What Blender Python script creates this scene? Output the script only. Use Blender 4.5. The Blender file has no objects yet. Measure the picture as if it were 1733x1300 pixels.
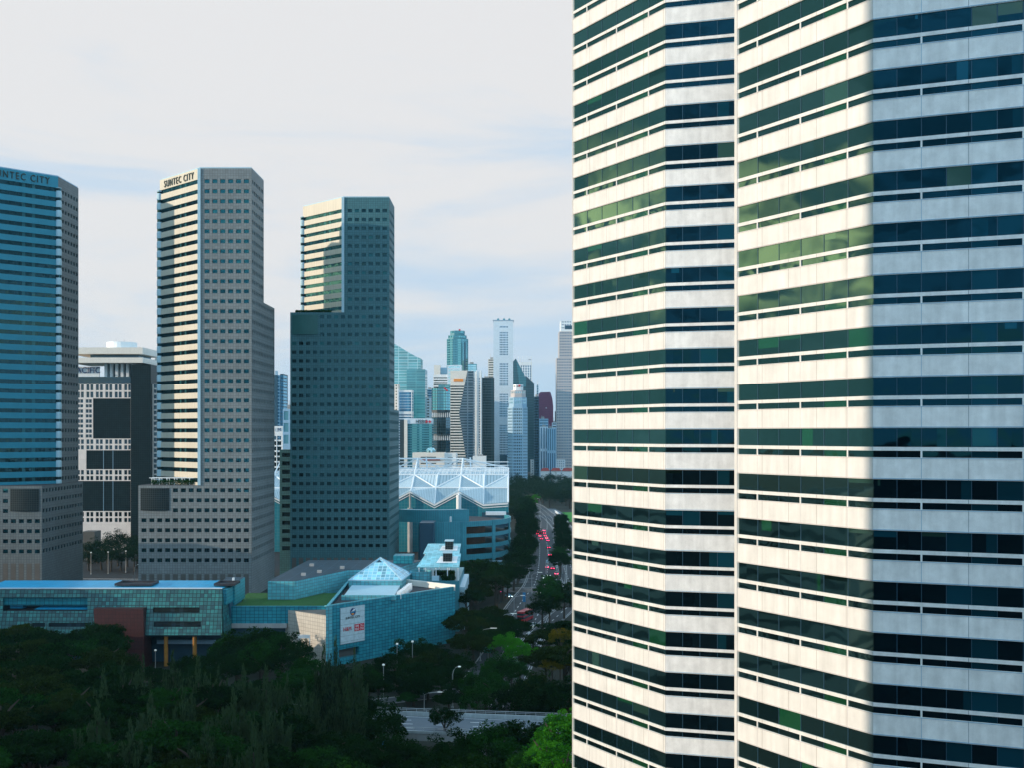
import bpy, math, random
import numpy as np
from mathutils import Vector
R = math.radians
random.seed(7)
SC = bpy.context.scene
COL = SC.collection
HC, F, CX, YH = 69.0, 2000.0, 866.5, 735.0        # eye height, focal length (px of a 1733 px wide frame), centre column, horizon row
# ------------------------------------------------------------------ camera
cam = bpy.data.objects.new('camera', bpy.data.cameras.new('camera'))
COL.objects.link(cam); SC.camera = cam
cam.location = (0, 0, HC); cam.rotation_euler = (R(90), 0, 0)
cam.data.sensor_width = 36; cam.data.lens = 36*F/1733
cam.data.shift_y = (YH-650)/1733
cam.data.clip_start = 0.5; cam.data.clip_end = 30000
# ------------------------------------------------------------------ sun, sky, exposure
EL = R(10.0)
S = Vector((-1, -0.27, 0)).normalized()*math.cos(EL) + Vector((0, 0, math.sin(EL)))
sun = bpy.data.objects.new('sun', bpy.data.lights.new('sun', 'SUN'))
sun.data.energy = 3.9; sun.data.angle = R(0.5); sun.data.color = (1, 0.82, 0.62)
sun.rotation_euler = S.to_track_quat('Z', 'Y').to_euler(); COL.objects.link(sun)
W = bpy.data.worlds.new('World'); SC.world = W; W.use_nodes = True
nt = W.node_tree; nt.nodes.clear()
def wn(t, **k):
    n = nt.nodes.new(t)
    for a, b in k.items(): setattr(n, a, b)
    return n
def wl(a, b): nt.links.new(a, b)
sky = wn('ShaderNodeTexSky', sky_type='NISHITA', sun_disc=False, sun_elevation=EL, sun_rotation=math.atan2(S.x, S.y),
         altitude=50, air_density=1.2, dust_density=1.0, ozone_density=3.0)
tc = wn('ShaderNodeTexCoord'); sep = wn('ShaderNodeSeparateXYZ'); wl(tc.outputs['Generated'], sep.inputs[0])
mp = wn('ShaderNodeMapping'); mp.inputs['Scale'].default_value = (1.6, 1.6, 7); mp.inputs['Location'].default_value = (2.3, .4, .2)
mp.inputs['Rotation'].default_value = (0, R(6), 0)
wl(tc.outputs['Generated'], mp.inputs[0])
nz = wn('ShaderNodeTexNoise'); nz.inputs['Scale'].default_value = 1.7; nz.inputs['Detail'].default_value = 7
nz.inputs['Roughness'].default_value = .55; nz.inputs['Distortion'].default_value = .5
wl(mp.outputs[0], nz.inputs['Vector'])
def mr(src, a, b, c, d, smooth=True):
    m = wn('ShaderNodeMapRange'); m.interpolation_type = 'SMOOTHSTEP' if smooth else 'LINEAR'
    for i, v in enumerate((a, b, c, d)): m.inputs[i+1].default_value = v
    wl(src, m.inputs[0]); return m.outputs[0]
def mth(op, a, b):
    m = wn('ShaderNodeMath', operation=op)
    for i, v in enumerate((a, b)):
        if isinstance(v, (int, float)): m.inputs[i].default_value = v
        else: wl(v, m.inputs[i])
    return m.outputs[0]
def cmix(f, a, b):
    m = wn('ShaderNodeMix', data_type='RGBA')
    if isinstance(f, (int, float)): m.inputs[0].default_value = f
    else: wl(f, m.inputs[0])
    for i, v in ((6, a), (7, b)):
        if isinstance(v, tuple): m.inputs[i].default_value = (*v, 1)
        else: wl(v, m.inputs[i])
    return m.outputs[2]
el = sep.outputs['Z']
# low blue streaked air, bright white cloud above it; opens to clear blue overhead and behind the viewer
low = mr(el, 0.0, 0.30, -0.17, 0.17)
cov = mr(mth('ADD', nz.outputs['Fac'], low), 0.36, 0.60, 0.0, 1.0)
cloudcol = cmix(cov, (4.8, 6.1, 7.5), (7.05, 7.05, 7.15))
front = mth('MULTIPLY', mr(el, 0.36, 0.52, 1, 0), mr(sep.outputs['Y'], 0.50, 0.86, 0.0, 1))
puff = mth('MULTIPLY', mr(nz.outputs['Fac'], 0.50, 0.66, 0, 0.45), mr(el, 0.0, 0.1, 1, 1))
# the sky out of view: broken cloud, dark undersides and lit patches with blue between
skyb = cmix(0.8, sky.outputs[0], (8.6, 13.2, 17.8))
gapc = cmix(mr(nz.outputs['Fac'], 0.44, 0.53, 0, 1), (2.6, 5.0, 6.6), skyb)
base = cmix(mr(nz.outputs['Fac'], 0.55, 0.62, 0, 1), gapc, (12.5, 13, 11))
# left sky dimmed, with an added bright cloud bank for the near panes to mirror
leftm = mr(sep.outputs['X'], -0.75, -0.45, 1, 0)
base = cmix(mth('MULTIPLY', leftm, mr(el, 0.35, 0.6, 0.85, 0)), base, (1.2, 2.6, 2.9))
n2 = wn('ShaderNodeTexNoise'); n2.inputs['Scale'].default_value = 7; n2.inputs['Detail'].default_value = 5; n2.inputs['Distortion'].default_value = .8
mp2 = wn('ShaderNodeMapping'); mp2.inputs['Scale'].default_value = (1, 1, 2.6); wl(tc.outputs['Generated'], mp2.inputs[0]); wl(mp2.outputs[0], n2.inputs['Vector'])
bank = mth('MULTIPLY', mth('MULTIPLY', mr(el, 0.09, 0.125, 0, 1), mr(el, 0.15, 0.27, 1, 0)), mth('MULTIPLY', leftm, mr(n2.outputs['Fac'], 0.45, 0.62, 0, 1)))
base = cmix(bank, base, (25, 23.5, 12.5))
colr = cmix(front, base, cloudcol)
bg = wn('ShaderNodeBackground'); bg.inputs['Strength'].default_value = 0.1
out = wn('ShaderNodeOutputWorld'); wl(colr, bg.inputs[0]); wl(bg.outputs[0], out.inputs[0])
SC.view_settings.view_transform = 'Standard'; SC.view_settings.look = 'None'
SC.view_settings.exposure = 0.2; SC.view_settings.gamma = 1.0
# ------------------------------------------------------------------ helpers
def X(x, d): return (x-CX)*d/F
def Z(y, d): return HC-(y-YH)*d/F
def G(x, y):
    d = HC*F/(y-YH); return X(x, d), d
def link(o, parent=None):
    COL.objects.link(o)
    if parent is not None: o.parent = parent
    return o
def tag(o, label=None, cat=None, group=None, kind=None):
    for k, v in (('label', label), ('category', cat), ('group', group), ('kind', kind)):
        if v: o[k] = v
    return o
def thing(name, label, cat, loc=(0, 0, 0), rz=0, group=None):
    o = bpy.data.objects.new(name, None); o.location = loc; o.rotation_euler = (0, 0, rz); o.empty_display_size = .5
    COL.objects.link(o); return tag(o, label, cat, group)
class MB:
    def __init__(s): s.v = []; s.f = []; s.uv = []; s.m = []; s.mi = 0
    def face(s, pts, uv=None):
        n = len(s.v); s.v += [tuple(p) for p in pts]; s.f.append(tuple(range(n, n+len(pts)))); s.m.append(s.mi)
        if uv is None:
            p = [Vector(q) for q in pts]; nn = (p[1]-p[0]).cross(p[2]-p[0])
            if abs(nn.z) > .7*nn.length: uv = [(q.x, q.y) for q in p]
            elif abs(nn.x) > abs(nn.y): uv = [(q.y, q.z) for q in p]
            else: uv = [(q.x, q.z) for q in p]
        s.uv += list(uv); return s
    def box(s, x0, x1, y0, y1, z0, z1):
        a = [(x0,y0),(x1,y0),(x1,y1),(x0,y1)]; return s.prism(a, z0, z1)
    def prism(s, poly, z0, z1, cap=True, bottom=True):
        poly = ccw(poly); n = len(poly); u = 0
        for i in range(n):
            a, b = poly[i], poly[(i+1) % n]; L = math.dist(a, b)
            s.face([(*a, z0), (*b, z0), (*b, z1), (*a, z1)], [(u, z0), (u+L, z0), (u+L, z1), (u, z1)]); u += L
        if cap: s.face([(*p, z1) for p in poly])
        if bottom: s.face([(*p, z0) for p in reversed(poly)])
        return s
    def tube(s, pts, rad, seg=6):
        pts = [Vector(p) for p in pts]; rad = rad if isinstance(rad, (list, tuple)) else [rad]*len(pts); rings = []
        for i, p in enumerate(pts):
            t = (pts[min(i+1, len(pts)-1)]-pts[max(i-1, 0)]).normalized()
            a = t.cross(Vector((0, 0, 1)) if abs(t.z) < .9 else Vector((1, 0, 0))).normalized(); b = t.cross(a)
            rings.append([p+(a*math.cos(k*2*math.pi/seg)+b*math.sin(k*2*math.pi/seg))*rad[i] for k in range(seg)])
        for i in range(len(rings)-1):
            for k in range(seg):
                k2 = (k+1) % seg; s.face([rings[i][k2], rings[i][k], rings[i+1][k], rings[i+1][k2]])
        s.face(rings[0]); s.face(list(reversed(rings[-1]))); return s
    def lathe(s, c, prof, seg=16):
        for (r0, z0), (r1, z1) in zip(prof, prof[1:]):
            for k in range(seg):
                a, b = k*2*math.pi/seg, (k+1)*2*math.pi/seg
                p = lambda r, t, z: (c[0]+r*math.cos(t), c[1]+r*math.sin(t), c[2]+z)
                q = [p(r0, a, z0), p(r0, b, z0), p(r1, b, z1), p(r1, a, z1)]
                if r1 < 1e-4: q = q[:3]
                elif r0 < 1e-4: q = [q[0], q[2], q[3]]
                s.face(q)
        return s
    def build(s, name, mat, parent=None, smooth=False):
        me = bpy.data.meshes.new(name); me.from_pydata(s.v, [], s.f)
        mats = mat if isinstance(mat, (list, tuple)) else [mat]
        for m in mats: me.materials.append(m)
        me.polygons.foreach_set('material_index', s.m)
        u = me.uv_layers.new(name='UVMap'); u.data.foreach_set('uv', [c for q in s.uv for c in q])
        if smooth: me.polygons.foreach_set('use_smooth', [True]*len(s.f))
        me.update(); o = bpy.data.objects.new(name, me); return link(o, parent)
def ccw(poly):
    a = sum(p[0]*q[1]-q[0]*p[1] for p, q in zip(poly, poly[1:]+poly[:1]))
    return list(poly) if a > 0 else list(reversed(poly))
def copy_tree(o, parent=None):
    c = o.copy(); COL.objects.link(c); c.parent = parent
    for ch in list(o.children): copy_tree(ch, c)
    return c
# ------------------------------------------------------------------ materials
def mat(name, col, rough=.75, metal=0, var=.12, nscale=.25, tile=None, joint=None, jw=.04, tvar=0, col2=None, streak=0, emis=None, bump=0, spec=.4, obj=False):
    m = bpy.data.materials.new(name); m.use_nodes = True; t = m.node_tree; N = t.nodes; b = N['Principled BSDF']
    b.inputs['Roughness'].default_value = rough; b.inputs['Metallic'].default_value = metal; b.inputs['Specular IOR Level'].default_value = spec
    def mixc(f, a, bb, mode='MIX'):
        x = N.new('ShaderNodeMix'); x.data_type = 'RGBA'; x.blend_type = mode
        for i, v in ((0, f), (6, a), (7, bb)):
            if isinstance(v, (int, float)): x.inputs[i].default_value = v
            elif isinstance(v, tuple): x.inputs[i].default_value = (*v[:3], 1)
            else: t.links.new(v, x.inputs[i])
        return x.outputs[2]
    tcn = N.new('ShaderNodeTexCoord')
    n1 = N.new('ShaderNodeTexNoise'); n1.inputs['Scale'].default_value = nscale; n1.inputs['Detail'].default_value = 6
    n1.inputs['Roughness'].default_value = .65; t.links.new(tcn.outputs['Object'], n1.inputs['Vector'])
    rmp = N.new('ShaderNodeMapRange'); rmp.inputs[1].default_value = .3; rmp.inputs[2].default_value = .7
    rmp.inputs[3].default_value = 1-var; rmp.inputs[4].default_value = 1+var; t.links.new(n1.outputs['Fac'], rmp.inputs[0])
    c = col
    if tile:
        br = N.new('ShaderNodeTexBrick'); br.offset = 0; br.squash = 1; t.links.new(tcn.outputs['UV'], br.inputs['Vector'])
        c2 = col2 or tuple(x*(1-tvar) for x in col); c1 = tuple(x*(1+tvar) for x in col)
        br.inputs['Color1'].default_value = (*c1, 1); br.inputs['Color2'].default_value = (*c2, 1)
        br.inputs['Mortar'].default_value = (*(joint or tuple(x*.35 for x in col)), 1)
        br.inputs['Scale'].default_value = 1; br.inputs['Mortar Size'].default_value = jw; br.inputs['Mortar Smooth'].default_value = .3
        br.inputs['Brick Width'].default_value = tile[0]; br.inputs['Row Height'].default_value = tile[1]; br.inputs['Bias'].default_value = 0
        c = br.outputs['Color']
    if streak:
        mp = N.new('ShaderNodeMapping'); mp.inputs['Scale'].default_value = (1.1, .09, 1); t.links.new(tcn.outputs['UV'], mp.inputs[0])
        n2 = N.new('ShaderNodeTexNoise'); n2.inputs['Scale'].default_value = 1.4; n2.inputs['Detail'].default_value = 5; t.links.new(mp.outputs[0], n2.inputs['Vector'])
        r2 = N.new('ShaderNodeMapRange'); r2.inputs[1].default_value = .35; r2.inputs[2].default_value = .7; r2.inputs[3].default_value = 1; r2.inputs[4].default_value = 1-streak
        t.links.new(n2.outputs['Fac'], r2.inputs[0]); c = mixc(1.0, c, r2.outputs[0], 'MULTIPLY')
    c = mixc(1.0, c, rmp.outputs[0], 'MULTIPLY')
    if obj:
        oi = N.new('ShaderNodeObjectInfo'); r3 = N.new('ShaderNodeMapRange'); r3.inputs[3].default_value = .6; r3.inputs[4].default_value = 1.45
        t.links.new(oi.outputs['Random'], r3.inputs[0]); c = mixc(1.0, c, r3.outputs[0], 'MULTIPLY')
    t.links.new(c, b.inputs['Base Color'])
    if bump:
        bp = N.new('ShaderNodeBump'); bp.inputs['Strength'].default_value = bump; t.links.new(n1.outputs['Fac'], bp.inputs['Height']); t.links.new(bp.outputs[0], b.inputs['Normal'])
    if emis:
        b.inputs['Emission Color'].default_value = (*emis[:3], 1); b.inputs['Emission Strength'].default_value = emis[3]
    return m
def glass(name, dark, refl, tint=(.8, 1, .95), light=None, pl=.15, wav=.02, rough=.03, wscale=.35, facing=.5):
    """window glass: dark room or blind behind it, coated pane in front; each pane bows a little differently"""
    m = bpy.data.materials.new(name); m.use_nodes = True; t = m.node_tree; N = t.nodes; N.clear()
    L = t.links.new
    o = N.new('ShaderNodeOutputMaterial'); mix = N.new('ShaderNodeMixShader'); df = N.new('ShaderNodeBsdfDiffuse'); gl = N.new('ShaderNodeBsdfGlossy')
    geo = N.new('ShaderNodeNewGeometry'); tcn = N.new('ShaderNodeTexCoord')
    cr = N.new('ShaderNodeValToRGB'); e = cr.color_ramp.elements; e[0].position = 0; e[0].color = (*[c*.45 for c in dark], 1)
    e[1].position = 1-pl-.02; e[1].color = (*[c*1.7 for c in dark], 1)
    l = light or tuple(min(1, c*5+.03) for c in dark); x = cr.color_ramp.elements.new(min(.999, 1-pl)); x.color = (*l, 1)
    L(geo.outputs['Random Per Island'], cr.inputs[0]); L(cr.outputs[0], df.inputs[0])
    lw = N.new('ShaderNodeLayerWeight'); lw.inputs[0].default_value = .5
    r = N.new('ShaderNodeMapRange'); r.inputs[3].default_value = refl; r.inputs[4].default_value = min(.95, refl+facing); L(lw.outputs['Facing'], r.inputs[0])
    ns = N.new('ShaderNodeTexNoise'); ns.inputs['Scale'].default_value = wscale; ns.inputs['Detail'].default_value = 2
    vm = N.new('ShaderNodeVectorMath'); vm.operation = 'MULTIPLY_ADD'; L(geo.outputs['Random Per Island'], vm.inputs[0])
    vm.inputs[1].default_value = (31, 17, 23); L(tcn.outputs['Object'], vm.inputs[2]); L(vm.outputs[0], ns.inputs['Vector'])
    bp = N.new('ShaderNodeBump'); bp.inputs['Strength'].default_value = 1; bp.inputs['Distance'].default_value = wav; L(ns.outputs['Fac'], bp.inputs['Height'])
    gl.inputs['Color'].default_value = (*tint, 1); gl.inputs['Roughness'].default_value = rough; L(bp.outputs[0], gl.inputs['Normal'])
    L(r.outputs[0], mix.inputs[0]); L(df.outputs[0], mix.inputs[1]); L(gl.outputs[0], mix.inputs[2]); L(mix.outputs[0], o.inputs[0])
    return m
def leafmat(name, col, col2, tr=.25):
    m = bpy.data.materials.new(name); m.use_nodes = True; t = m.node_tree; N = t.nodes; N.clear(); L = t.links.new
    o = N.new('ShaderNodeOutputMaterial'); mix = N.new('ShaderNodeMixShader'); d = N.new('ShaderNodeBsdfDiffuse'); tl = N.new('ShaderNodeBsdfTranslucent')
    geo = N.new('ShaderNodeNewGeometry'); oi = N.new('ShaderNodeObjectInfo'); tcn = N.new('ShaderNodeTexCoord')
    ns = N.new('ShaderNodeTexNoise'); ns.inputs['Scale'].default_value = .45; ns.inputs['Detail'].default_value = 3; L(tcn.outputs['Object'], ns.inputs['Vector'])
    ad = N.new('ShaderNodeMath'); ad.operation = 'MULTIPLY_ADD'; L(geo.outputs['Random Per Island'], ad.inputs[0]); ad.inputs[1].default_value = .55
    L(ns.outputs['Fac'], ad.inputs[2])
    a2 = N.new('ShaderNodeMath'); a2.operation = 'MULTIPLY_ADD'; L(oi.outputs['Random'], a2.inputs[0]); a2.inputs[1].default_value = .4; L(ad.outputs[0], a2.inputs[2])
    cr = N.new('ShaderNodeValToRGB'); cr.color_ramp.elements[0].position = .45; cr.color_ramp.elements[0].color = (*col, 1)
    cr.color_ramp.elements[1].position = 1.25/1.3; cr.color_ramp.elements[1].color = (*col2, 1); L(a2.outputs[0], cr.inputs[0])
    L(cr.outputs[0], d.inputs[0]); L(cr.outputs[0], tl.inputs[0]); mix.inputs[0].default_value = tr
    L(d.outputs[0], mix.inputs[1]); L(tl.outputs[0], mix.inputs[2]); L(mix.outputs[0], o.inputs[0]); return m
M = dict(
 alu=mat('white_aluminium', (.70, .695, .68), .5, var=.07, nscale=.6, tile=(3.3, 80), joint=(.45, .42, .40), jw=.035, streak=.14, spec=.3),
 alu_shade_side=mat('shade_side_aluminium', (.86, .87, .88), .45, var=.12, nscale=.9, tile=(7.0, 80), joint=(.35, .38, .43), jw=.03, streak=.15, spec=.3),  # lighter copy of the white cladding, lifting the shaded faces by colour
 granite=mat('grey_granite_tile', (.190, .215, .225), .6, tile=(1.1, 1.05), jw=.07, tvar=.1, var=.12, nscale=.05, joint=(.10, .10, .11)),
 granite_blue_shade=mat('blue_shade_granite_tile', (.050, .155, .185), .6, tile=(1.1, 1.05), jw=.07, tvar=.1, var=.12, nscale=.05, joint=(.012, .07, .09)),  # grey granite with the third tower's blue shade put into its colour
 granite_shade=mat('shade_granite_tile', (.125, .15, .16), .6, tile=(1.1, 1.05), jw=.07, tvar=.1, var=.12, nscale=.05, joint=(.06, .07, .09)),  # darkened granite copy; its colour stands in for the shaded side
 band_cream=mat('cream_spandrel', (.60, .56, .47), .45, tile=(1.4, 80), jw=.05, var=.06, nscale=.1, joint=(.40, .36, .30), streak=.1),
 band_shade=mat('shade_teal_spandrel', (.010, .22, .33), .4, tile=(1.4, 80), jw=.06, var=.08, joint=(.003, .20, .32)),  # spandrel copy with teal shade painted into the base colour
 pale_blue=mat('pale_blue_metal', (.40, .58, .68), .4, var=.08),
 louvre=mat('dark_louvre', (.008, .014, .018), .6, spec=.1, tile=(.9, .9), joint=(.05, .065, .07), jw=.09),
 louvre_teal=mat('teal_louvre', (.02, .13, .13), .5, tile=(40, .5), joint=(.01, .06, .06), jw=.1),
 brownpanel=mat('brown_panel', (.10, .095, .09), .6),
 marble=mat('pale_marble', (.80, .72, .69), .55, tile=(3, 3), joint=(.65, .57, .55), jw=.04, tvar=.04, var=.06),
 concrete=mat('concrete', (.36, .37, .38), .8, var=.15, streak=.15),
 parapet=mat('parapet_concrete', (.42, .47, .50), .8, var=.15, streak=.2),
 white=mat('white_paint', (.84, .87, .90), .5, var=.06, streak=.06),
 whiteblue=mat('blue_white_cladding', (.66, .77, .88), .5, var=.06, streak=.05),
 creamp=mat('cream_cladding', (.82, .77, .71), .55, var=.06, streak=.06),
 pinkish=mat('pinkish_granite', (.50, .47, .48), .6, var=.06),
 bluegrey=mat('blue_grey_cladding', (.28, .46, .62), .5, var=.08),
 tealclad=mat('teal_cladding', (.05, .22, .28), .4, var=.1),
 navy=mat('navy_cladding', (.02, .07, .12), .4, var=.1),
 black=mat('black_cladding', (.015, .025, .035), .4, var=.1, tile=(1.5, 4), joint=(.04, .07, .08), jw=.12),
 maroon=mat('maroon_cladding', (.16, .03, .09), .4, var=.1, tile=(1.6, 4), joint=(.25, .06, .14), jw=.2),
 malltile=mat('green_mall_tile', (.018, .11, .11), .35, tile=(1.12, 1.12), col2=(.02, .07, .085), joint=(.006, .02, .028), jw=.10, var=.25, nscale=.8, tvar=.9),
 bluetile=mat('blue_mall_tile', (.022, .25, .32), .35, tile=(1.35, 1.0), col2=(.016, .20, .28), joint=(.006, .08, .13), jw=.085, var=.12, tvar=.2),
 litetile=mat('pale_mall_tile', (.10, .40, .48), .4, tile=(1.35, 1.0), joint=(.10, .16, .19), jw=.08, var=.1, tvar=.15),
 creamtile=mat('cream_mall_tile', (.46, .44, .40), .5, tile=(1.15, 1.1), joint=(.25, .24, .22), jw=.07, var=.08, tvar=.08),
 redtile=mat('dark_red_tile', (.045, .008, .010), .5, tile=(1.1, 1.1), joint=(.025, .004, .006), jw=.08, var=.15, tvar=.15),
 roofblue=mat('blue_glazed_roof', (.02, .34, .60), .35, tile=(1.9, 1.9), joint=(.02, .22, .45), jw=.06, var=.12),
 roofteal=mat('pale_teal_roof', (.18, .50, .60), .35, tile=(1.6, 1.6), joint=(.35, .65, .75), jw=.07, var=.15, tvar=.25),
 roofdark=mat('dark_roof', (.035, .035, .045), .8, var=.35, nscale=.4),
 roofnavy=mat('navy_roof', (.02, .045, .07), .5, var=.3, tile=(4, 4), joint=(.06, .10, .14), jw=.1),
 pyramid=mat('pyramid_glazing', (.22, .52, .68), .3, tile=(1.5, 1.5), joint=(.50, .75, .85), jw=.12, tvar=.45, var=.1),
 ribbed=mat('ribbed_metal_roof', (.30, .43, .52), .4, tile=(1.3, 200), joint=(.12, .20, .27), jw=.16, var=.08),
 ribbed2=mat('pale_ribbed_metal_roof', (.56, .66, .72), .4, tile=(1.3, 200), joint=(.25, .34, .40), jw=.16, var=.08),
 tealgrid=mat('teal_grid_cladding', (.02, .20, .27), .35, tile=(1.9, 1.9), joint=(.10, .26, .31), jw=.1, var=.15),
 tealgroove=mat('teal_groove_cladding', (.04, .26, .34), .4, tile=(1.2, 60), joint=(.035, .12, .16), jw=.08, var=.12),
 truss=mat('white_steel', (.80, .84, .88), .4, var=.04),
 asphalt=mat('asphalt', (.045, .052, .062), .85, var=.2, nscale=.15),
 asphalt_lt=mat('pale_asphalt', (.10, .125, .155), .8, var=.15, nscale=.1),
 pave=mat('paving', (.015, .016, .02), .85, var=.2, nscale=.2),
 paint=mat('road_paint', (.7, .72, .75), .6, var=.1),
 grassdark=mat('ground_soil', (.010, .014, .009), .95, var=.5, nscale=.08),
 lawn=mat('lawn', (.015, .085, .012), .95, var=.25, nscale=.5),
 lawnb=mat('bright_lawn', (.03, .22, .02), .95, var=.15, nscale=.2),
 bark=mat('bark', (.05, .04, .032), .9, var=.3, nscale=2),
 steel=mat('galvanised_steel', (.38, .40, .42), .45, metal=.5, var=.1),
 lens=mat('lamp_lens', (.8, .82, .8), .3, emis=(.9, 1, .95, .12)),
 tyre=mat('tyre', (.015, .015, .015), .8),
 tail=mat('tail_lamp', (.5, .01, .03), .4, emis=(1, .02, .10, 9)),
 head=mat('head_lamp', (.9, .9, .85), .3, emis=(.8, 1, .95, 5)),
 letters=mat('dark_lettering', (.02, .035, .03), .5),
 lettersblue=mat('navy_lettering', (.02, .05, .16), .5),
 red=mat('red_sign', (.55, .01, .03), .5), orange=mat('orange_sign', (.85, .30, .04), .5),
 signblue=mat('blue_sign', (.03, .20, .42), .5), signteal=mat('green_road_sign', (.02, .18, .16), .5),
 banner=mat('banner_panel', (.50, .62, .68), .5, tile=(5.4, 1.7), joint=(.2, .28, .32), jw=.05, var=.15, nscale=1.2),
 redroof=mat('red_roof', (.30, .035, .03), .7, var=.2), ochre=mat('ochre_column', (.35, .16, .03), .6, var=.2),
 hedge=None)
GL = dict(
 fg=glass('coated_window', (.003, .010, .013), .055, (.46, .76, .64), light=(.004, .025, .014), pl=.05, wav=.06, wscale=.13, facing=.38),
 fgl=glass('coated_window_low', (.003, .009, .011), .045, (.42, .72, .62), light=(.006, .045, .02), pl=.10, wav=.08, wscale=.25, facing=.38),
 fgb=glass('blue_reflection_window', (.002, .006, .009), .030, (.08, .60, .90), light=(.004, .03, .045), pl=.14, wav=.05, wscale=.22, facing=.26),  # same panes; tint paints in the bluer reflections of the shaded faces
 sunp3=glass('dim_office_window', (.002, .012, .016), .035, (.3, .85, 1), light=(.01, .09, .10), pl=.16, wav=.08, facing=.2),
 black=glass('black_window', (.003, .004, .006), .01, (.5, .7, .8), light=(.01, .02, .03), pl=.1, facing=.1),
 sun=glass('office_window', (.003, .010, .014), .025, (.3, .8, .95), light=(.02, .08, .09), pl=.06, wav=.05, facing=.22),
 sunp=glass('small_office_window', (.002, .009, .013), .075, (.14, .85, 1), light=(.012, .06, .07), pl=.10, wav=.10, facing=.3),
 dark=glass('dark_window', (.004, .009, .012), .03, (.6, .85, 1), light=(.02, .05, .06), pl=.1, wav=.04),
 blue=glass('blue_window', (.01, .07, .16), .14, (.5, .85, 1), light=(.05, .2, .35), pl=.15),
 teal=glass('teal_window', (.012, .10, .13), .14, (.55, .95, 1), light=(.12, .38, .42), pl=.25),
 sky=glass('pale_curtain_glass', (.10, .27, .34), .36, (.75, .98, 1), light=(.3, .5, .55), pl=.3),
)
BL = [glass(n_, c_, rf_, t_, light=c_, pl=.01, wav=.06, wscale=.13, facing=fc_) for n_, c_, rf_, t_, fc_ in (('green_blind_glass', (.006, .050, .022), .055, (.46, .76, .64), .38),
      ('dark_blind_glass', (.002, .006, .005), .045, (.40, .74, .66), .34), ('grey_blind_glass', (.016, .045, .038), .05, (.46, .76, .64), .36), ('blue_blind_glass', (.004, .035, .055), .05, (.10, .62, .90), .30))]
# ------------------------------------------------------------------ facade engine
def facade(Wm, pane, p0, p1, z0, z1, us, zs, inset=.3, pw=None, u0=0):
    """wall p0->p1 (outward normal to the right) with real openings; pane(row, quads, uvs) receives glass quads"""
    p0, p1 = Vector(p0), Vector(p1); L = (p1-p0).length; t = (p1-p0)/L; n = Vector((t.y, -t.x))
    def P(u, z, o=0):
        q = p0+t*u-n*o; return (q.x, q.y, z)
    def wq(a, b, c, d):
        if b-a > 1e-3 and d-c > 1e-3:
            Wm.face([P(a, c), P(b, c), P(b, d), P(a, d)], [(u0+a, c), (u0+b, c), (u0+b, d), (u0+a, d)])
    zs = [z for z in zs if z[0] >= z0-.01 and z[1] <= z1+.01]; us = [u for u in us if u[0] >= 0 and u[1] <= L+.001]
    if not us: zs = []
    cz = z0
    for r, (za, zb) in enumerate(zs):
        wq(0, L, cz, za); cu = 0
        for (ua, ub) in us:
            wq(cu, ua, za, zb)
            Wm.face([P(ua, za), P(ub, za), P(ub, za, inset), P(ua, za, inset)]); Wm.face([P(ua, zb, inset), P(ub, zb, inset), P(ub, zb), P(ua, zb)])
            if ua > .01: Wm.face([P(ua, za), P(ua, za, inset), P(ua, zb, inset), P(ua, zb)])
            if ub < L-.01: Wm.face([P(ub, za, inset), P(ub, za), P(ub, zb), P(ub, zb, inset)])
            k = max(1, round((ub-ua)/pw)) if pw else 1
            for i in range(k):
                a, b = ua+(ub-ua)*i/k, ua+(ub-ua)*(i+1)/k
                pane(za, [P(a, za, inset), P(b, za, inset), P(b, zb, inset), P(a, zb, inset)])
            cu = ub
        wq(cu, L, za, zb); cz = zb
    wq(0, L, cz, z1)
def cols(L, w, sp, m=1.0):
    n = max(1, int((L-2*m+sp-w)/sp)); s = (L-(n-1)*sp-w)/2
    return [(s+i*sp, s+i*sp+w) for i in range(n)] if L > w+2*m else []
def rows(z0, z1, h, fh, top=1.5, phase=None):
    r = []; z = z1-top-h
    while z > z0+.8: r.append((z, z+h)); z -= fh
    return r[::-1]
class Panes:
    """collects glass by floor and turns each floor (or the first 100 single windows) into a part"""
    def __init__(s, single=False): s.d = {}; s.single = single; s.k = 0
    def __call__(s, z, q):
        key = s.k if s.single else round(z, 1); s.k += 1
        s.d.setdefault(key, MB()).face(q)
    def build(s, root, gm, name):
        keys = list(s.d); keep = keys[:100] if s.single else sorted(keys, reverse=True)[:100]; rest = MB()
        for k in keys:
            if k in keep: s.d[k].build(name, gm, root)
            else:
                b = s.d[k]
                for f in b.f: rest.face([b.v[i] for i in f])
        if rest.f: rest.build(name, gm, root)['kind'] = 'stuff'
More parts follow.
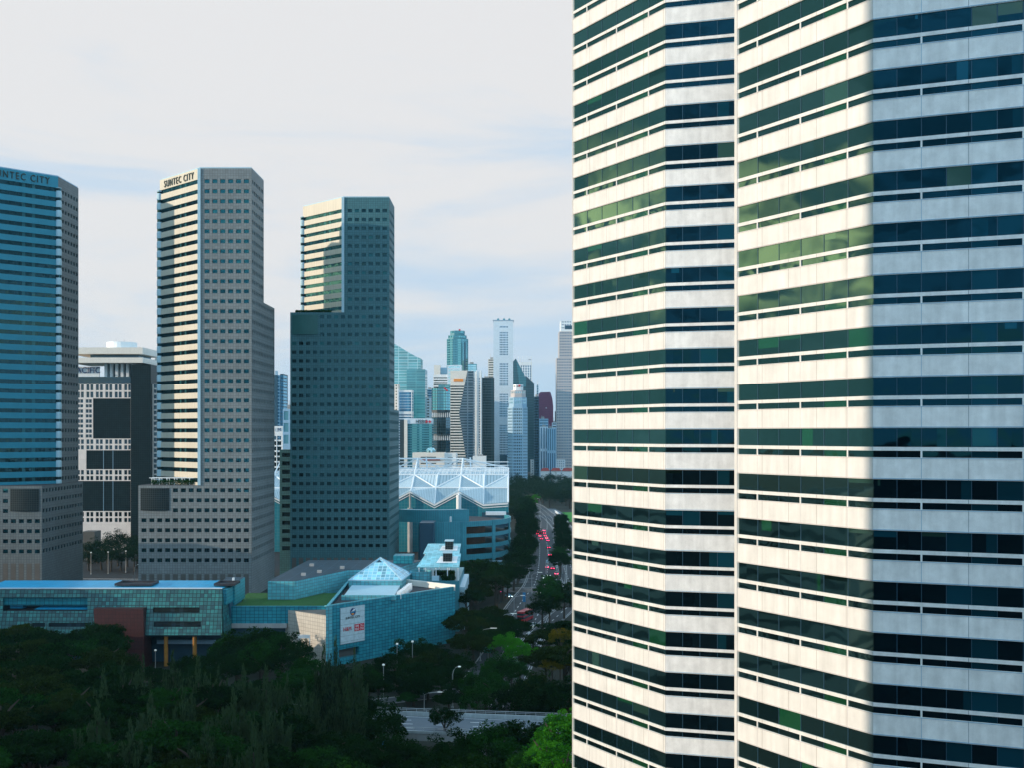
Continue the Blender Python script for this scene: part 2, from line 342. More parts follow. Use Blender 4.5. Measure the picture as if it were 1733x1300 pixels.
def volume(root, poly, z0, z1, wall, gm, mode='punch', fh=4, wh=1.8, ww=1.6, sp=3, m=1.0, top=1.5, inset=.3, pw=3, par=1.0, wname='wall', gname='window_band', roof=None, base=0, skip=()):
    """a block of building: walls with floor after floor of windows, parapet and roof"""
    poly = ccw(poly); Wm = MB(); pn = Panes(); n = len(poly); u = 0
    for i in range(n):
        a, b = poly[i], poly[(i+1) % n]; L = math.dist(a, b)
        us = [] if i in skip else (cols(L, ww, sp, m) if mode == 'punch' else ([(m, L-m)] if L > 2*m+1 else []))
        facade(Wm, pn, a, b, z0, z1, us, rows(z0+base, z1, wh, fh, top), inset, pw if mode != 'punch' else None, u); u += L
    o = Wm.build(wname, wall, root)
    cx = sum(p[0] for p in poly)/n; cy = sum(p[1] for p in poly)/n
    sh = lambda k: [(cx+(p[0]-cx)*k, cy+(p[1]-cy)*k) for p in poly]
    k = .96; inn = sh(k); r = MB()
    for i in range(n):     # parapet inner faces and coping, roof deck below it
        a, b, c, d = poly[i], poly[(i+1) % n], inn[(i+1) % n], inn[i]
        r.face([(*a, z1), (*b, z1), (*c, z1), (*d, z1)]); r.face([(*d, z1), (*c, z1), (*c, z1-par), (*d, z1-par)])
    r.build('parapet', wall, root)
    MB().face([(*p, z1-par) for p in inn]).build('roof', roof or M['roofdark'], root)
    pn.build(root, gm, gname); return o
def rect(x0, x1, y0, y1): return [(x0, y0), (x1, y0), (x1, y1), (x0, y1)]
def rot(poly, a, c=None):
    c = c or poly[0]; ca, sa = math.cos(a), math.sin(a)
    return [(c[0]+(x-c[0])*ca-(y-c[1])*sa, c[1]+(x-c[0])*sa+(y-c[1])*ca) for x, y in poly]
def text(s, size, loc, mt, parent, rz=0, xs=1, ext=.12, name='lettering', space=1.0, rows_=None):
    cu = bpy.data.curves.new('t', 'FONT'); cu.body = s; cu.size = size; cu.extrude = ext; cu.space_character = space; cu.align_x = 'CENTER'; cu.align_y = 'CENTER'
    cu.resolution_u = 3
    o = bpy.data.objects.new('t', cu); COL.objects.link(o); bpy.context.view_layer.update()
    me = bpy.data.meshes.new_from_object(o.evaluated_get(bpy.context.evaluated_depsgraph_get())); bpy.data.objects.remove(o)
    me.materials.clear(); me.materials.append(mt)
    q = bpy.data.objects.new(name, me); q.location = loc; q.rotation_euler = (R(90), 0, rz); q.scale = (xs, 1, 1); return link(q, parent)
# ================================================================== SETTING
def struct(o, label=None): o['kind'] = 'structure'; return o
gm = MB(); gm.face([(-3500, -600, 0), (3500, -600, 0), (3500, 6000, 0), (-3500, 6000, 0)])
struct(gm.build('ground', M['grassdark']))
def ribbon(name, pts, w, z, m, parent=None, struct_=True, closed=False):
    b = MB(); pts = [Vector(p) for p in pts]; ww = w if isinstance(w, list) else [w]*len(pts); L = []; Rr = []
    for i, p in enumerate(pts):
        t = (pts[min(i+1, len(pts)-1)]-pts[max(i-1, 0)]).normalized(); n = Vector((-t.y, t.x))
        L.append(p+n*ww[i]/2); Rr.append(p-n*ww[i]/2)
    for i in range(len(pts)-1):
        b.face([(*Rr[i+1], z), (*L[i+1], z), (*L[i], z), (*Rr[i], z)])
    o = b.build(name, m, parent)
    if struct_: struct(o)
    return o
def smooth(pts, n=6):
    out = []; P = [Vector(p) for p in pts]
    for i in range(len(P)-1):
        a, b, c, d = P[max(i-1, 0)], P[i], P[i+1], P[min(i+2, len(P)-1)]
        for k in range(n):
            t = k/n; out.append(.5*((2*b)+(-a+c)*t+(2*a-5*b+4*c-d)*t*t+(-a+3*b-3*c+d)*t**3))
    out.append(P[-1]); return [(p.x, p.y) for p in out]
def offset(pts, k):
    P = [Vector(p) for p in pts]; o = []
    for i, p in enumerate(P):
        t = (P[min(i+1, len(P)-1)]-P[max(i-1, 0)]).normalized(); q = p+Vector((-t.y, t.x))*k; o.append((q.x, q.y))
    return o
def dashes(b, pts, z, w, on, off):
    P = [Vector(p) for p in pts]; s = 0
    for a, c in zip(P, P[1:]):
        L = (c-a).length; t = (c-a)/L; n = Vector((-t.y, t.x))*w/2; u = 0
        while u < L:
            ph = (s+u) % (on+off)
            if ph < on:
                e = min(L, u+on-ph); q = [a+t*u-n, a+t*e-n, a+t*e+n, a+t*u+n]; b.face([(*x, z) for x in q]); u = e+1e-3
            else: u += off+on-ph+1e-3
        s += L
def road(name, pts, w, z, lanes, m='asphalt', kerb=True):
    o = ribbon(name, pts, w, z, M[m]); b = MB()
    for k in range(1, lanes): dashes(b, offset(pts, w/2-w*k/lanes), z+.006, .3, 4, 6)
    if lanes:
        for k in (-1, 1): dashes(b, offset(pts, k*(w/2-.6)), z+.006, .12, 400, .01)
        b.build('lane_marking', M['paint'], o)
    if kerb:
        for k in (-1, 1):
            kb = MB(); q = offset(pts, k*(w/2+.15)); a = offset(pts, k*(w/2+.0)); c = offset(pts, k*(w/2+.35))
            for i in range(len(q)-1):
                kb.face([(*a[i], z), (*a[i+1], z), (*a[i+1], z+.14), (*a[i], z+.14)]); kb.face([(*a[i], z+.14), (*a[i+1], z+.14), (*c[i+1], z+.14), (*c[i], z+.14)])
            kb.build('kerb', M['concrete'], o)
    return o
bl = smooth([G(862, 1090), G(884, 1050), G(905, 1015), G(922, 990), G(927, 960), G(927, 930), G(924, 910), G(926, 892), G(924, 877), G(913, 866), G(900, 856), G(884, 851)])
road('boulevard', bl, 19, .008, 4)
struct(ribbon('paving', smooth([G(905, 885), G(928, 875), G(912, 862)]), 30, .004, M['asphalt_lt']))
b2 = smooth([G(985, 1000), G(966, 960), G(962, 930), G(955, 900), G(938, 880), G(925, 872)])
road('opposite_carriageway', b2, 15, .012, 4)
cr_ = [(-4, 520), (16, 524), (60, 530), (120, 534)]
road('cross_street', cr_, 14, .016, 4)
sl = smooth([G(850, 1200), G(868, 1150), G(886, 1115), G(905, 1080), (22, 470)])
road('slip_road', sl, 7.5, .012, 2)
road('service_road', smooth([(-45, 300), (-30, 306), (-14, 318), (-9, 345), (-5, 380), (2, 420)]), 6, .016, 0)
road('side_street', [(-260, 560), (-196, 556), (-150, 552), (-110, 552), (-60, 548), (-12, 540), (14, 560)], 11, .012, 3)
for nm, poly, m_ in (('plaza', rect(-300, -30, 452, 700), 'pave'), ('park_lawn', [G(944, 868), G(1010, 868), G(1010, 884), G(962, 884)], 'lawnb'),
                     ('verge_lawn', [G(938, 867), G(950, 874), G(956, 886), G(950, 890), G(944, 876)], 'lawn')):
    struct(MB().face([(*p, .003) for p in ccw(poly)]).build(nm, M[m_]))
# low white wall by the bright lawn
b = MB(); pa = [G(940, 868), G(948, 874), G(957, 881), G(963, 890)]
for a, c in zip(pa, pa[1:]):
    a, c = Vector(a), Vector(c); n = (c-a).normalized(); n = Vector((-n.y, n.x))*.35
    b.prism([tuple(a-n), tuple(c-n), tuple(c+n), tuple(a+n)], 0, 1.6)
tag(b.build('garden_wall', M['white']), 'low white wall curving along the bright green lawn', 'wall')

# ================================================================== FOREGROUND STRIPED TOWER
ft = thing('office_tower', 'huge nearby tower with zigzag white and dark glass stripes filling the right side', 'tower')
FT = []  # faces: start, end, panes, material
def ft_pt(x, s): d = F*4/s; return Vector((X(x, d), d))
A0, A1 = ft_pt(969.5, 60.95), ft_pt(1126, 68.55)
B1 = A1+Vector((X(1247, F*4/69.75)-A1.x, F*4/69.75-A1.y))*1.12
C0, C1 = ft_pt(1247.5, 75.25), ft_pt(1477, 86.55)
D1 = ft_pt(1732, 90.7); tD = (D1-C1).normalized(); D2 = C1+tD*((D1-C1).length*2.2)
faces = [(A0, A1, 6, 'alu', 0), (A1, B1, 4.6, 'alu_shade_side', 1), (C0, C1, 6, 'alu', 2), (C1, D2, 13.2, 'alu_shade_side', 3)]
core = [A0, A1, B1, C0, C1, D2, D2+Vector((20, 60)), A0+Vector((14, 50))]
PH = 85.45 % 4
def band_obj(name, gmat, quads):
    b = MB()
    for q in quads: b.face(q)
    return b.build(name, gmat, ft)
ZT = 148.0
cm = MB(); restw, restl, rests = MB(), MB(), MB()
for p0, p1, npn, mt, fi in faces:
    t = (p1-p0).normalized(); n = Vector((t.y, -t.x)); L = (p1-p0).length; pw = (L/npn)
    def P(u, z, o=0):
        q = p0+t*u-n*o; return (q.x, q.y, z)
    def slab(b, u0, u1, z0, z1, o0, o1):
        b.face([P(u0, z0, o0), P(u1, z0, o0), P(u1, z1, o0), P(u0, z1, o0)], [(u0, z0), (u1, z0), (u1, z1), (u0, z1)])
        b.face([P(u0, z1, o0), P(u1, z1, o0), P(u1, z1, o1), P(u0, z1, o1)]); b.face([P(u0, z0, o1), P(u1, z0, o1), P(u1, z0, o0), P(u0, z0, o0)])
        b.face([P(u0, z0, o1), P(u0, z0, o0), P(u0, z1, o0), P(u0, z1, o1)]); b.face([P(u1, z0, o0), P(u1, z0, o1), P(u1, z1, o1), P(u1, z1, o0)])
    joints = [k*pw for k in ((1, 3, 5) if fi in (0, 2) else (4.6,) if fi == 1 else (2, 6, 10))]
    k = -20; zt = PH
    zt = PH
    while zt < ZT:
        z = zt; vis = 22 < z < 120
        # z = head of the tall window; below it: window 1.47, sill band .30, low window .52, spandrel 1.71
        q1 = MB(); q2 = MB(); sp = MB(); mu = MB(); bd = MB(); rz2 = random.Random(int(z*7)+fi*991)
        e = [0]+[min(L, j) for j in [pw*i for i in range(1, int(npn)+1)]]+([L] if L-pw*int(npn) > .2 else [])
        for a, c in zip(e, e[1:]):
            random_split = random.random() < .13
            ee = [a, a+(c-a)*random.uniform(.4, .7), c] if random_split else [a, c]
            for a_, c_ in zip(ee, ee[1:]):
                q1.face([P(a_, z-1.47, .10), P(c_, z-1.47, .10), P(c_, z, .10), P(a_, z, .10)])
            if rz2.random() < .16:
                bd.mi = rz2.choice((0, 0, 1, 2) if fi in (0, 2) else (1, 3, 3, 2)); wf = rz2.choice((1, 1, 1, .5, .15)); h0 = rz2.choice((1.47, 1.47, .5, .9, .35)); a1 = a+(c-a)*(1-wf)*rz2.random()
                bd.face([P(a1+.04, z-h0, .092), P(a1+(c-a)*wf-.04, z-h0, .092), P(a1+(c-a)*wf-.04, z-.01, .092), P(a1+.04, z-.01, .092)])
            q2.face([P(a, z-2.29, .10), P(c, z-2.29, .10), P(c, z-1.77, .10), P(a, z-1.77, .10)])
        for j in e[1:-1]:
            slab(mu, j-.025, j+.025, z-1.47, z, .07, .12)
            if j not in joints: slab(mu, j-.02, j+.02, z-2.29, z-1.77, .07, .12)
        slab(sp, 0, L, z-1.77, z-1.47, 0, .2); slab(sp, 0, L, z-4.0, z-2.29, 0, .2)
        for j in joints: slab(sp, j-.07, j+.07, z-2.29, z-1.77, 0, .2)
        dk = MB(); slab(dk, 0, L, z-2.36, z-2.32, -.03, 0); slab(dk, 0, L, z-3.96, z-3.90, -.03, 0); 
        for j in joints: slab(dk, j-.02, j+.02, z-3.9, z-2.36, -.006, 0)
        if vis:
            w1 = q1.build('window_band', GL['fg' if fi in (0, 2) else 'fgb'], ft); mu.build('mullion', M['navy'], w1)
            if bd.f: bd.build('blind', BL, w1)
            q2.build('low_window_band', GL['fgl' if fi in (0, 2) else 'fgb'], ft)
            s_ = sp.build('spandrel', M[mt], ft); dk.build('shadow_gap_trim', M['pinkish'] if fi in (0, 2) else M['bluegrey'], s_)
        else:
            for src, dst in ((q1, restw), (q2, restl), (sp, rests)):
                for f in src.f: dst.face([src.v[i] for i in f])
        zt += 4
restw.build('window_band', GL['fg'], ft)['kind'] = 'stuff'
restl.build('low_window_band', GL['fgl'], ft)['kind'] = 'stuff'
rests.build('spandrel', M['alu'], ft)['kind'] = 'stuff'
inn = [tuple(v) for v in (A0+Vector((.45, .35)), A1+Vector((.05, .45)), B1+Vector((.4, .5)), C0+Vector((.45, .35)), C1+Vector((.1, .5)), D2+Vector((-.3, .5)), D2+Vector((20, 60)), A0+Vector((14, 50)))]
cm.prism(inn, 0, ZT+1); cm.build('core', M['navy'], ft)
for name, a in (('corner_post', A0), ('corner_post', C0)):
    MB().prism(rect(a.x-.02, a.x+.16, a.y-.05, a.y+1.2), 0, ZT).build(name, M['alu'], ft)

# ================================================================== THE THREE GREY TWIN-SHAPED TOWERS
def twin(label, ox, oy, s, Wd, top, row0, zF, zB, zb, wallm, bandm, sign=True, bayside=1, gfront='sunp', sideglass='sunp'):
    if wallm == 'granite_blue_shade': gfront = sideglass = 'sunp3'
    root = thing('office_tower', label, 'tower', (ox+s*Wd/2, oy+Wd/2, 0)); inv = Vector((-(ox+s*Wd/2), -(oy+Wd/2)))
    root.location = (0, 0, 0)
    T = lambda u, v: (ox+s*u, oy+v)
    c = 22; k = Wd-2
    lev = sorted({0, zF, zB, top}); fh = 4.19
    zrow = []
    z = row0
    while z > zb+12: zrow.append((z-.8, z+.8)); z -= fh
    zrow = zrow[::-1]
    single = Panes(True); bands = Panes(); bands2 = Panes(); side = Panes(); Wm = MB(); Wb = MB(); deck = MB()
    for a, b in zip(lev, lev[1:]):
        pts = [('f', (0, 0))]
        if a < zF: pts += [('f', (Wd, 0))]
        else: pts += [('d', (c, 0)), ('f2', (k, k-c))]
        pts += [('x', (Wd, Wd)) if a < zF else ('x', (k, Wd))]
        if a < zB: pts += [('x', (0, Wd))]
        else: pts += [('x', (Wd-c, Wd)), ('d', None)]
        poly = [(0, 0)]
        poly += [(Wd, 0)] if a < zF else [(c, 0), (k, k-c)]
        poly += [(Wd, Wd)] if a < zF else [(k, Wd)]
        poly += [(0, Wd)] if a < zB else [(Wd-c, Wd), (0, c+2)]
        wp = [T(*p) for p in poly]
        if s < 0: wp = wp[::-1]; poly = poly[::-1]
        n = len(wp)
        for i in range(n):
            p, q, lp, lq = wp[i], wp[(i+1) % n], poly[i], poly[(i+1) % n]; L = math.dist(p, q)
            diag = abs(lp[0]-lq[0]) > 1 and abs(lp[1]-lq[1]) > 1
            zz = [r for r in zrow if r[0] > a+.9 and r[1] < b-.9]
            if diag:
                facade(Wb, bands if min(lp[1], lq[1]) < 1 else bands2, p, q, a, b, [(0, L-.02)], [(r[0]-.05, r[1]+.1) for r in zz], .35, 1.4)
            else:
                along = 0 if abs(lp[1]-lq[1]) < .1 else 1      # runs along u or v
                us = []
                for j in range(15):
                    cc = 2.25+3.3*j
                    u = abs(cc-lp[along])
                    if min(lp[along], lq[along])+1.2 < cc < max(lp[along], lq[along])-1.2: us.append((u-1.05, u+1.05))
                us.sort(); front = (along == 0 and abs(lp[1]) < .1)
                # louvre screen zone stays blank on the wing's top two floors
                if front and a < zF and abs(b-zF) < .1:
                    zl = [r for r in zz if r[1] > b-10.5]; zo = [r for r in zz if r[1] <= b-10.5]
                    u_ok = [u for u in us if (u[0] > 13.5 if s < 0 else u[1] < L-13.5)]
                    zsplit = (zo[-1][1]+1.0) if zo else a
                    facade(Wm, single, p, q, a, zsplit, us, zo); facade(Wm, single, p, q, zsplit, b, u_ok, zl)
                else: facade(Wm, single if front else side, p, q, a, b, us, zz, .5)
                if a == 0:   # tall openings at the foot
                    pass
        deck.face([(*q, b) for q in ccw(wp)])
    Wm.build('wall', M[wallm], root); Wb.build('spandrel_wall', M[bandm], root); deck.build('roof', M['roofdark'], root)
    # the singles nearest the top of the front are kept one by one
    single.build(root, GL[gfront], 'window'); bands.build(root, GL['sun'], 'window_band'); bands2.build(root, GL['sun'], 'rear_window_band'); side.build(root, GL[sideglass], 'side_window_band')
    # tall foot panels
    for j in range(14):
        u = 2.25+3.3*j
        if u < Wd-1: 
            x = T(u, 0)[0]; MB().box(x-1.05, x+1.05, oy-.03, oy+.3, 2, zb+10.2).build('foot_panel', M['brownpanel'], root)
    # pale pilaster at the near end of the striped face, round bay at its far end
    px = T(c, 0)
    MB().box(px[0]-.6, px[0]+.6, px[1]-.35, px[1]+.8, zF, top).build('corner_pilaster', M['pale_blue'] if bandm != 'band_shade' else M['tealclad'], root)
    bay = MB(); bg_ = MB(); cx, cy = T(k+.1, k-c+.3); prev = zF; 
    for (za, zb_) in [r for r in zrow if r[0] > zF]+[(top-5, top-5)]:
        bay.lathe((cx, cy, 0), [(1.15, prev), (1.3, prev+.15), (1.3, za-.1), (1.12, za), (1.05, zb_)], 12); bg_.lathe((cx, cy, 0), [(1.1, za), (1.1, zb_)], 12); prev = zb_
    bay.build('corner_bay', M['pale_blue'], root); bg_.build('bay_glazing', GL['sun'], root)
    # thin joint rail at roof edge and plant room
    q = ccw([T(p[0], p[1]) for p in ((.2, .2), (c, .2), (k-.2, k-c), (k-.2, Wd-.4), (Wd-c, Wd-.4), (.2, c+2))])
    MB().prism(q, top, top+.5).build('coping', M['pale_blue'] if s < 0 else M['bluegrey'], root)
    pr = [T(p[0], p[1]) for p in ((12, 18), (28, 18), (32, 34), (12, 34))]
    MB().prism(pr, top, top+1.6).build('plant_room', M['concrete'], root)
    # louvre screen high on the wing
    x0, x1 = sorted((T(Wd-1, 0)[0], T(Wd-13, 0)[0]))
    scr = MB(); seg = 8
    for i in range(seg):
        a0, a1 = i/seg, (i+1)/seg
        f = lambda a: (x0+(x1-x0)*a, oy-.2-.7*math.sin(math.pi*a))
        p, q = f(a0), f(a1); scr.face([(*p, zF-10.4), (*q, zF-10.4), (*q, zF-1.2), (*p, zF-1.2)], [(p[0], zF-10.4), (q[0], zF-10.4), (q[0], zF-1.2), (p[0], zF-1.2)])
        scr.face([(*p, zF-10.4), (p[0], oy+.1, zF-10.4), (q[0], oy+.1, zF-10.4), (*q, zF-10.4)]); scr.face([(*p, zF-1.2), (*q, zF-1.2), (q[0], oy+.1, zF-1.2), (p[0], oy+.1, zF-1.2)])
    scr.build('louvre_screen', M['louvre_teal'] if wallm == 'granite_blue_shade' else M['louvre'], root)
    if sign:
        ma, mb = T(c, 0), T(k, k-c); mx, my = (ma[0]+mb[0])/2, (ma[1]+mb[1])/2; nn = Vector((s, -1)).normalized()
        letters = 'SUNTEC CITY'
        text(letters, 4.2, (mx+nn.x*.25, my+nn.y*.25, top-2.55), M['letters'], root, rz=(R(45) if s > 0 else R(-45)), xs=.78, space=1.28)
    return root
t1 = twin('leftmost striped tower in teal shade, cut by the photo edge', -242, 490, 1, 47, 181, 175.2, 47.4, 47.4, 5, 'granite_shade', 'band_shade', sideglass='sun')
t2 = twin('tall grey stone tower with sunlit cream stripes between the marble tower and the dark tower', X(426, 495), 495, -1, 47.5, 180.6, 175.2, 47.4, 127.0, 0, 'granite', 'band_cream')
t3 = twin('tall dark blue grey stone tower with a high wing, nearest the white zigzag roof', X(659, 560), 560, -1, 47, 181.5, 175.2, 127.0, 80.9, 0, 'granite_blue_shade', 'band_cream', sign=False)
# rear bay wing of the third tower
b = MB(); bw = Panes()
x0, x1 = X(478, 585), X(493, 585)
facade(b, bw, (x0, 578), (x1+2, 578), 0, Z(765, 585)+1, [(1.2, 5)], [(z, z+2.0) for z in np.arange(12, 58, 4.15)])
b.prism(rect(x0, x1+3, 578.5, 592), 0, Z(765, 585)+1); b.build('rear_wing', M['granite_blue_shade'], t3); bw.build(t3, GL['dark'], 'wing_window_band')
# roof garden on the second tower's wing
z = 47.4; rg = thing('pergola', 'white pergola frame on the terrace of the middle grey tower', 'pergola', (-140, 500, z))
for x in np.arange(-12, 14, 3.2):
    MB().box(x-.15, x+.15, -1.5, -1.2, 0, 2.6).box(x-.15, x+.15, 2.2, 2.5, 0, 2.6).box(x-.12, x+.12, -2.2, 3.2, 2.6, 2.85).build('post', M['white'], rg)
MB().box(-13, 14, -1.6, -1.3, 2.85, 3.1).box(-13, 14, 2.2, 2.5, 2.85, 3.1).build('beam', M['white'], rg)

# ================================================================== MARBLE TOWER AND NEIGHBOURS (LEFT)
d = 700
mt_ = thing('marble_tower', 'pale marble tower with black glass panels and a flat slab crown, behind the leftmost tower', 'tower')
xa, xb, xc, xd = X(128, d), X(224, d), X(258, d), X(285, d)
zt, z0 = Z(649, d), 0
b = MB(); pn = Panes(True)
cell = X(157.5, d)-X(141.2, d)
def quadwin(x0, za):
    out = []
    for i in (0, 1):
        for j in (0, 1): out.append((x0+.9+i*2.6, x0+.9+i*2.6+1.9, za+.7+j*2.75, za+.7+j*2.75+1.9))
    return out
def marble_zone(x0, x1, za, zb, y=d):
    n = max(1, round((x1-x0)/cell)); w = (x1-x0)/n; m = max(1, round((zb-za)/6.3)); h = (zb-za)/m
    us = []; 
    for k in range(n): us += [(k*w+.75, k*w+.75+1.75), (k*w+w-.75-1.75, k*w+w-.75)]
    zs = []
    for k in range(m): zs += [(za+k*h+.55, za+k*h+h/2-.55), (za+k*h+h/2+.35, za+(k+1)*h-.55)]
    facade(b, pn, (x0, y), (x1, y), za, zb, us, zs, .5)
yy = lambda y: Z(y, d)
xl = X(157.5, d)
marble_zone(xa, xb, yy(675), zt); marble_zone(xa, xl, yy(743), yy(675)); marble_zone(xa, xb, yy(763), yy(743)); marble_zone(xa, xb, yy(815), yy(795)); marble_zone(xa, xb, yy(886), yy(866))
b.face([(xa, d, 0), (xb, d, 0), (xb, d, yy(886)), (xa, d, yy(886))])
b.prism(rect(xa, xb, d+1.5, d+40), 0, zt)
marble_zone(xc, xd, 10, zt)
b.build('wall', M['marble'], mt_); pn.build(mt_, GL['dark'], 'window')
cg = mat('black_curtain_wall', (.006, .012, .016), .3, spec=.12, tile=(1.3, 1.3), joint=(.02, .035, .04), jw=.08, var=.3, nscale=.3)
for (x0, x1, za, zb) in ((xl, xb, yy(743), yy(675)), (xa, xb, yy(795), yy(763)), (xa, xb, yy(866), yy(815))):
    MB().box(x0, x1, d+.3, d+1.4, za, zb).build('curtain_wall', cg, mt_)
MB().box(xb-1.0, xb+.02, d-.06, d+1.45, yy(886), zt).build('edge_frame', M['marble'], mt_)
MB().box(xa, X(146, d), d-.05, d+1.45, yy(795), yy(763)).build('edge_frame', M['marble'], mt_)
for x in (X(175, d), X(191, d)):
    MB().box(x-.12, x+.12, d+.1, d+.32, yy(866), yy(815)).box(x-.12, x+.12, d+.1, d+.32, yy(795), yy(763)).build('fin', M['bluegrey'], mt_)
MB().box(xb+.01, xc-.01, d-3, d+30, 0, Z(617, d)).build('glass_shaft', cg, mt_)
zz = lambda y: Z(y, d+5)
MB().box(xa, xb-.5, d+1, d+30, zt, yy(637)).build('glass_attic', GL['dark'], mt_)
MB().box(X(120, d), X(166, d), d+2, d+3, yy(637), yy(620)+.2).build('sign_board', M['white'], mt_)
text('PACIFIC', 5.0, (X(144.5, d), d+1.6, yy(626)), M['lettersblue'], mt_, xs=.95, ext=.2)
for x in np.linspace(X(175, d), X(221, d), 6): MB().box(x-.8, x+.8, d+4, d+26, yy(637), yy(613)).build('column', M['white'], mt_)
MB().box(X(172, d), X(222, d), d+7, d+25, yy(637), yy(613)).build('crown_core', M['navy'], mt_)
MB().box(X(120, d), X(245, d), d-4, d+32, yy(614), yy(605)).build('roof_slab', M['creamp'], mt_)
MB().box(X(150, d), X(232, d), d+3, d+27, yy(605), yy(599)).build('crown_window', GL['dark'], mt_)
MB().box(X(120, d), X(245, d), d-4, d+32, yy(599), yy(588)).build('roof_slab', M['creamp'], mt_)
MB().lathe((X(193, d), d+14, 0), [(0, yy(576)), (8.8, yy(576)), (8.8, yy(590))][::-1], 24).build('roof_drum', M['white'], mt_)
mm = MB(); [mm.tube([(X(px, d), d+12, yy(577)), (X(px, d), d+12, yy(577)+h)], .12, 4) for px, h in ((185, 2.5), (190, 1.5), (199, 2.2))]; mm.build('antenna', M['steel'], mt_)
MB().box(X(138, 640), X(160, 640), 640, 650, 0, Z(901, 640)).build('brick_annex', M['brownpanel'], None)
o = bpy.data.objects['brick_annex']; tag(o, 'low brown brick block at the foot of the marble tower', 'building')
def bld(name, label, cat='tower'): return thing(name, label, cat)
def simple(label, x0, x1, yt, d, dep, wall, gl_, mode='band', yb=None, yaw=0, cat='tower', name='skyscraper', **k):
    r = bld(name, label, cat); p = rect(X(x0, d), X(x1, d), d, d+dep)
    if yaw: p = rot(p, yaw)
    volume(r, p, 0 if yb is None else Z(yb, d), Z(yt, d), M[wall], GL[gl_], mode, **k)
    rq = random.Random(int(x0*7)); w_ = X(x1, d)-X(x0, d); zt__ = Z(yt, d); a = X(x0, d)+w_*rq.uniform(.15, .4)
    MB().box(a, a+w_*rq.uniform(.3, .45), d+4, d+4+min(dep*.5, 12), zt__-1, zt__+rq.uniform(1.5, 3.5)).build('roof_plant', M['concrete'], r)
    MB().tube([(a+.8, d+6, zt__), (a+.8, d+6, zt__+rq.uniform(5, 9))], .25, 4).build('antenna', M['steel'], r); return r
simple('slim teal glass tower glimpsed between the marble tower and the grey stone tower', 257, 272, 608, 1200, 30, 'tealclad', 'teal', m=.5, wh=2.4)

# ================================================================== SKYLINE
def px(x0, x1, d, dep): return rect(X(x0, d), X(x1, d), d, d+dep)
# between second and third towers
d = 1500; r = bld('skyscraper', 'blue glass tower with a rooftop mast in the gap between the two grey stone towers')
volume(r, px(440, 474, d, 30), 0, Z(634, d), M['bluegrey'], GL['blue'], 'band', m=.6, wh=3, fh=4.2)
volume(r, px(474.2, 479.5, d+2, 30), 0, Z(632, d), M['navy'], GL['blue'], 'band', m=.3, wh=3, fh=4.2)
MB().box(X(466, d), X(469.5, d), d-1, d+3, Z(634, d), Z(627, d)).build('mast', M['bluegrey'], r)
MB().box(X(464, d), X(470, d), d-1.5, d-.2, 0, Z(634, d)).build('dark_strip', M['navy'], r)
d = 900; r = bld('hotel', 'white hotel with balcony bands and a round logo sign between the stone towers', 'hotel')
volume(r, px(430, 478.5, d, 30), 0, Z(722, d), M['white'], GL['dark'], 'band', m=.3, wh=2.9, fh=4.05, top=7.5, inset=1.2)
MB().box(X(467.6, d), X(468.8, d), d-.3, d+1, 0, Z(738, d)).build('fin', M['white'], r)
MB().lathe((0, 0, 0), [(2.1, -.2), (2.1, .2), (0, .2)], 20).build('logo_disc', M['signteal'], r)
o = r.children[-1]; o.rotation_euler = (R(90), 0, 0); o.location = (X(462.5, d), d-.3, Z(728, d))
text('C', 3.6, (X(462.5, d), d-.7, Z(728, d)), M['orange'], r); text('M', 3.6, (X(472.5, d), d-.2, Z(728.3, d)), M['lettersblue'], r)
d = 800; simple('narrow grey panelled tower against the left edge of the dark blue grey tower', 478.7, 500, 693, d, 25, 'bluegrey', 'sky', mode='punch', ww=3.2, sp=4.2, wh=6, fh=8, m=.3, yb=765)
# main cluster
d = 1750; r = bld('skyscraper', 'teal glass tower with a sweeping curved roofline, furthest left of the skyline')
xs = np.linspace(640, 712, 9); yt_ = [572, 574, 577, 581, 586, 591.5, 597, 602, 606]
body = MB(); n_ = len(xs)
for i in range(n_-1):
    x0, x1 = X(xs[i], d), X(xs[i+1], d)
    a, c = Z(yt_[i], d), Z(yt_[i+1], d)
    body.face([(x0, d, 0), (x1, d, 0), (x1, d, c), (x0, d, a)]); body.face([(x0, d, a), (x1, d, c), (x1, d+40, c), (x0, d+40, a)])
body.face([(X(712, d), d, 0), (X(712, d), d+40, 0), (X(712, d), d+40, Z(606, d)), (X(712, d), d, Z(606, d))])
curt = mat('banded_teal_curtain', (.10, .34, .40), .12, tile=(14, 4.1), joint=(.38, .62, .68), jw=.55, var=.35, nscale=.02, tvar=.25, spec=.8)
curt2 = mat('banded_deep_teal_curtain', (.035, .22, .28), .12, tile=(14, 4.1), joint=(.10, .36, .42), jw=.6, var=.3, nscale=.02, tvar=.25, spec=.8)
body.build('curtain_wall', curt, r)
MB().prism(px(688, 719.5, d-12, 45), 0, Z(625, d)).build('lower_block', curt2, r)
d = 1650; r = bld('skyscraper', 'white framed tower with a deep blue window panel, before the curved teal tower')
volume(r, px(655, 674, d, 25), 0, Z(650, d), M['creamp'], GL['dark'], 'punch', ww=1.6, sp=3.4, wh=2.2, fh=4.2, m=.5)
volume(r, px(674.2, 697.5, d-3, 25), Z(700, d), Z(661, d), M['white'], GL['blue'], 'band', m=1.2, wh=3.5, fh=3.9, top=3)
volume(r, px(674.2, 697.5, d-3, 25), 0, Z(700.2, d), M['white'], GL['blue'], 'band', m=.8, wh=1.9, fh=3.6)
MB().box(X(673, d), X(675, d), d-5, d, 0, Z(659, d)).build('white_fin', M['white'], r)
d = 1500; r = bld('office_block', 'green banded bank block with a white HSBC roof sign', 'office building')
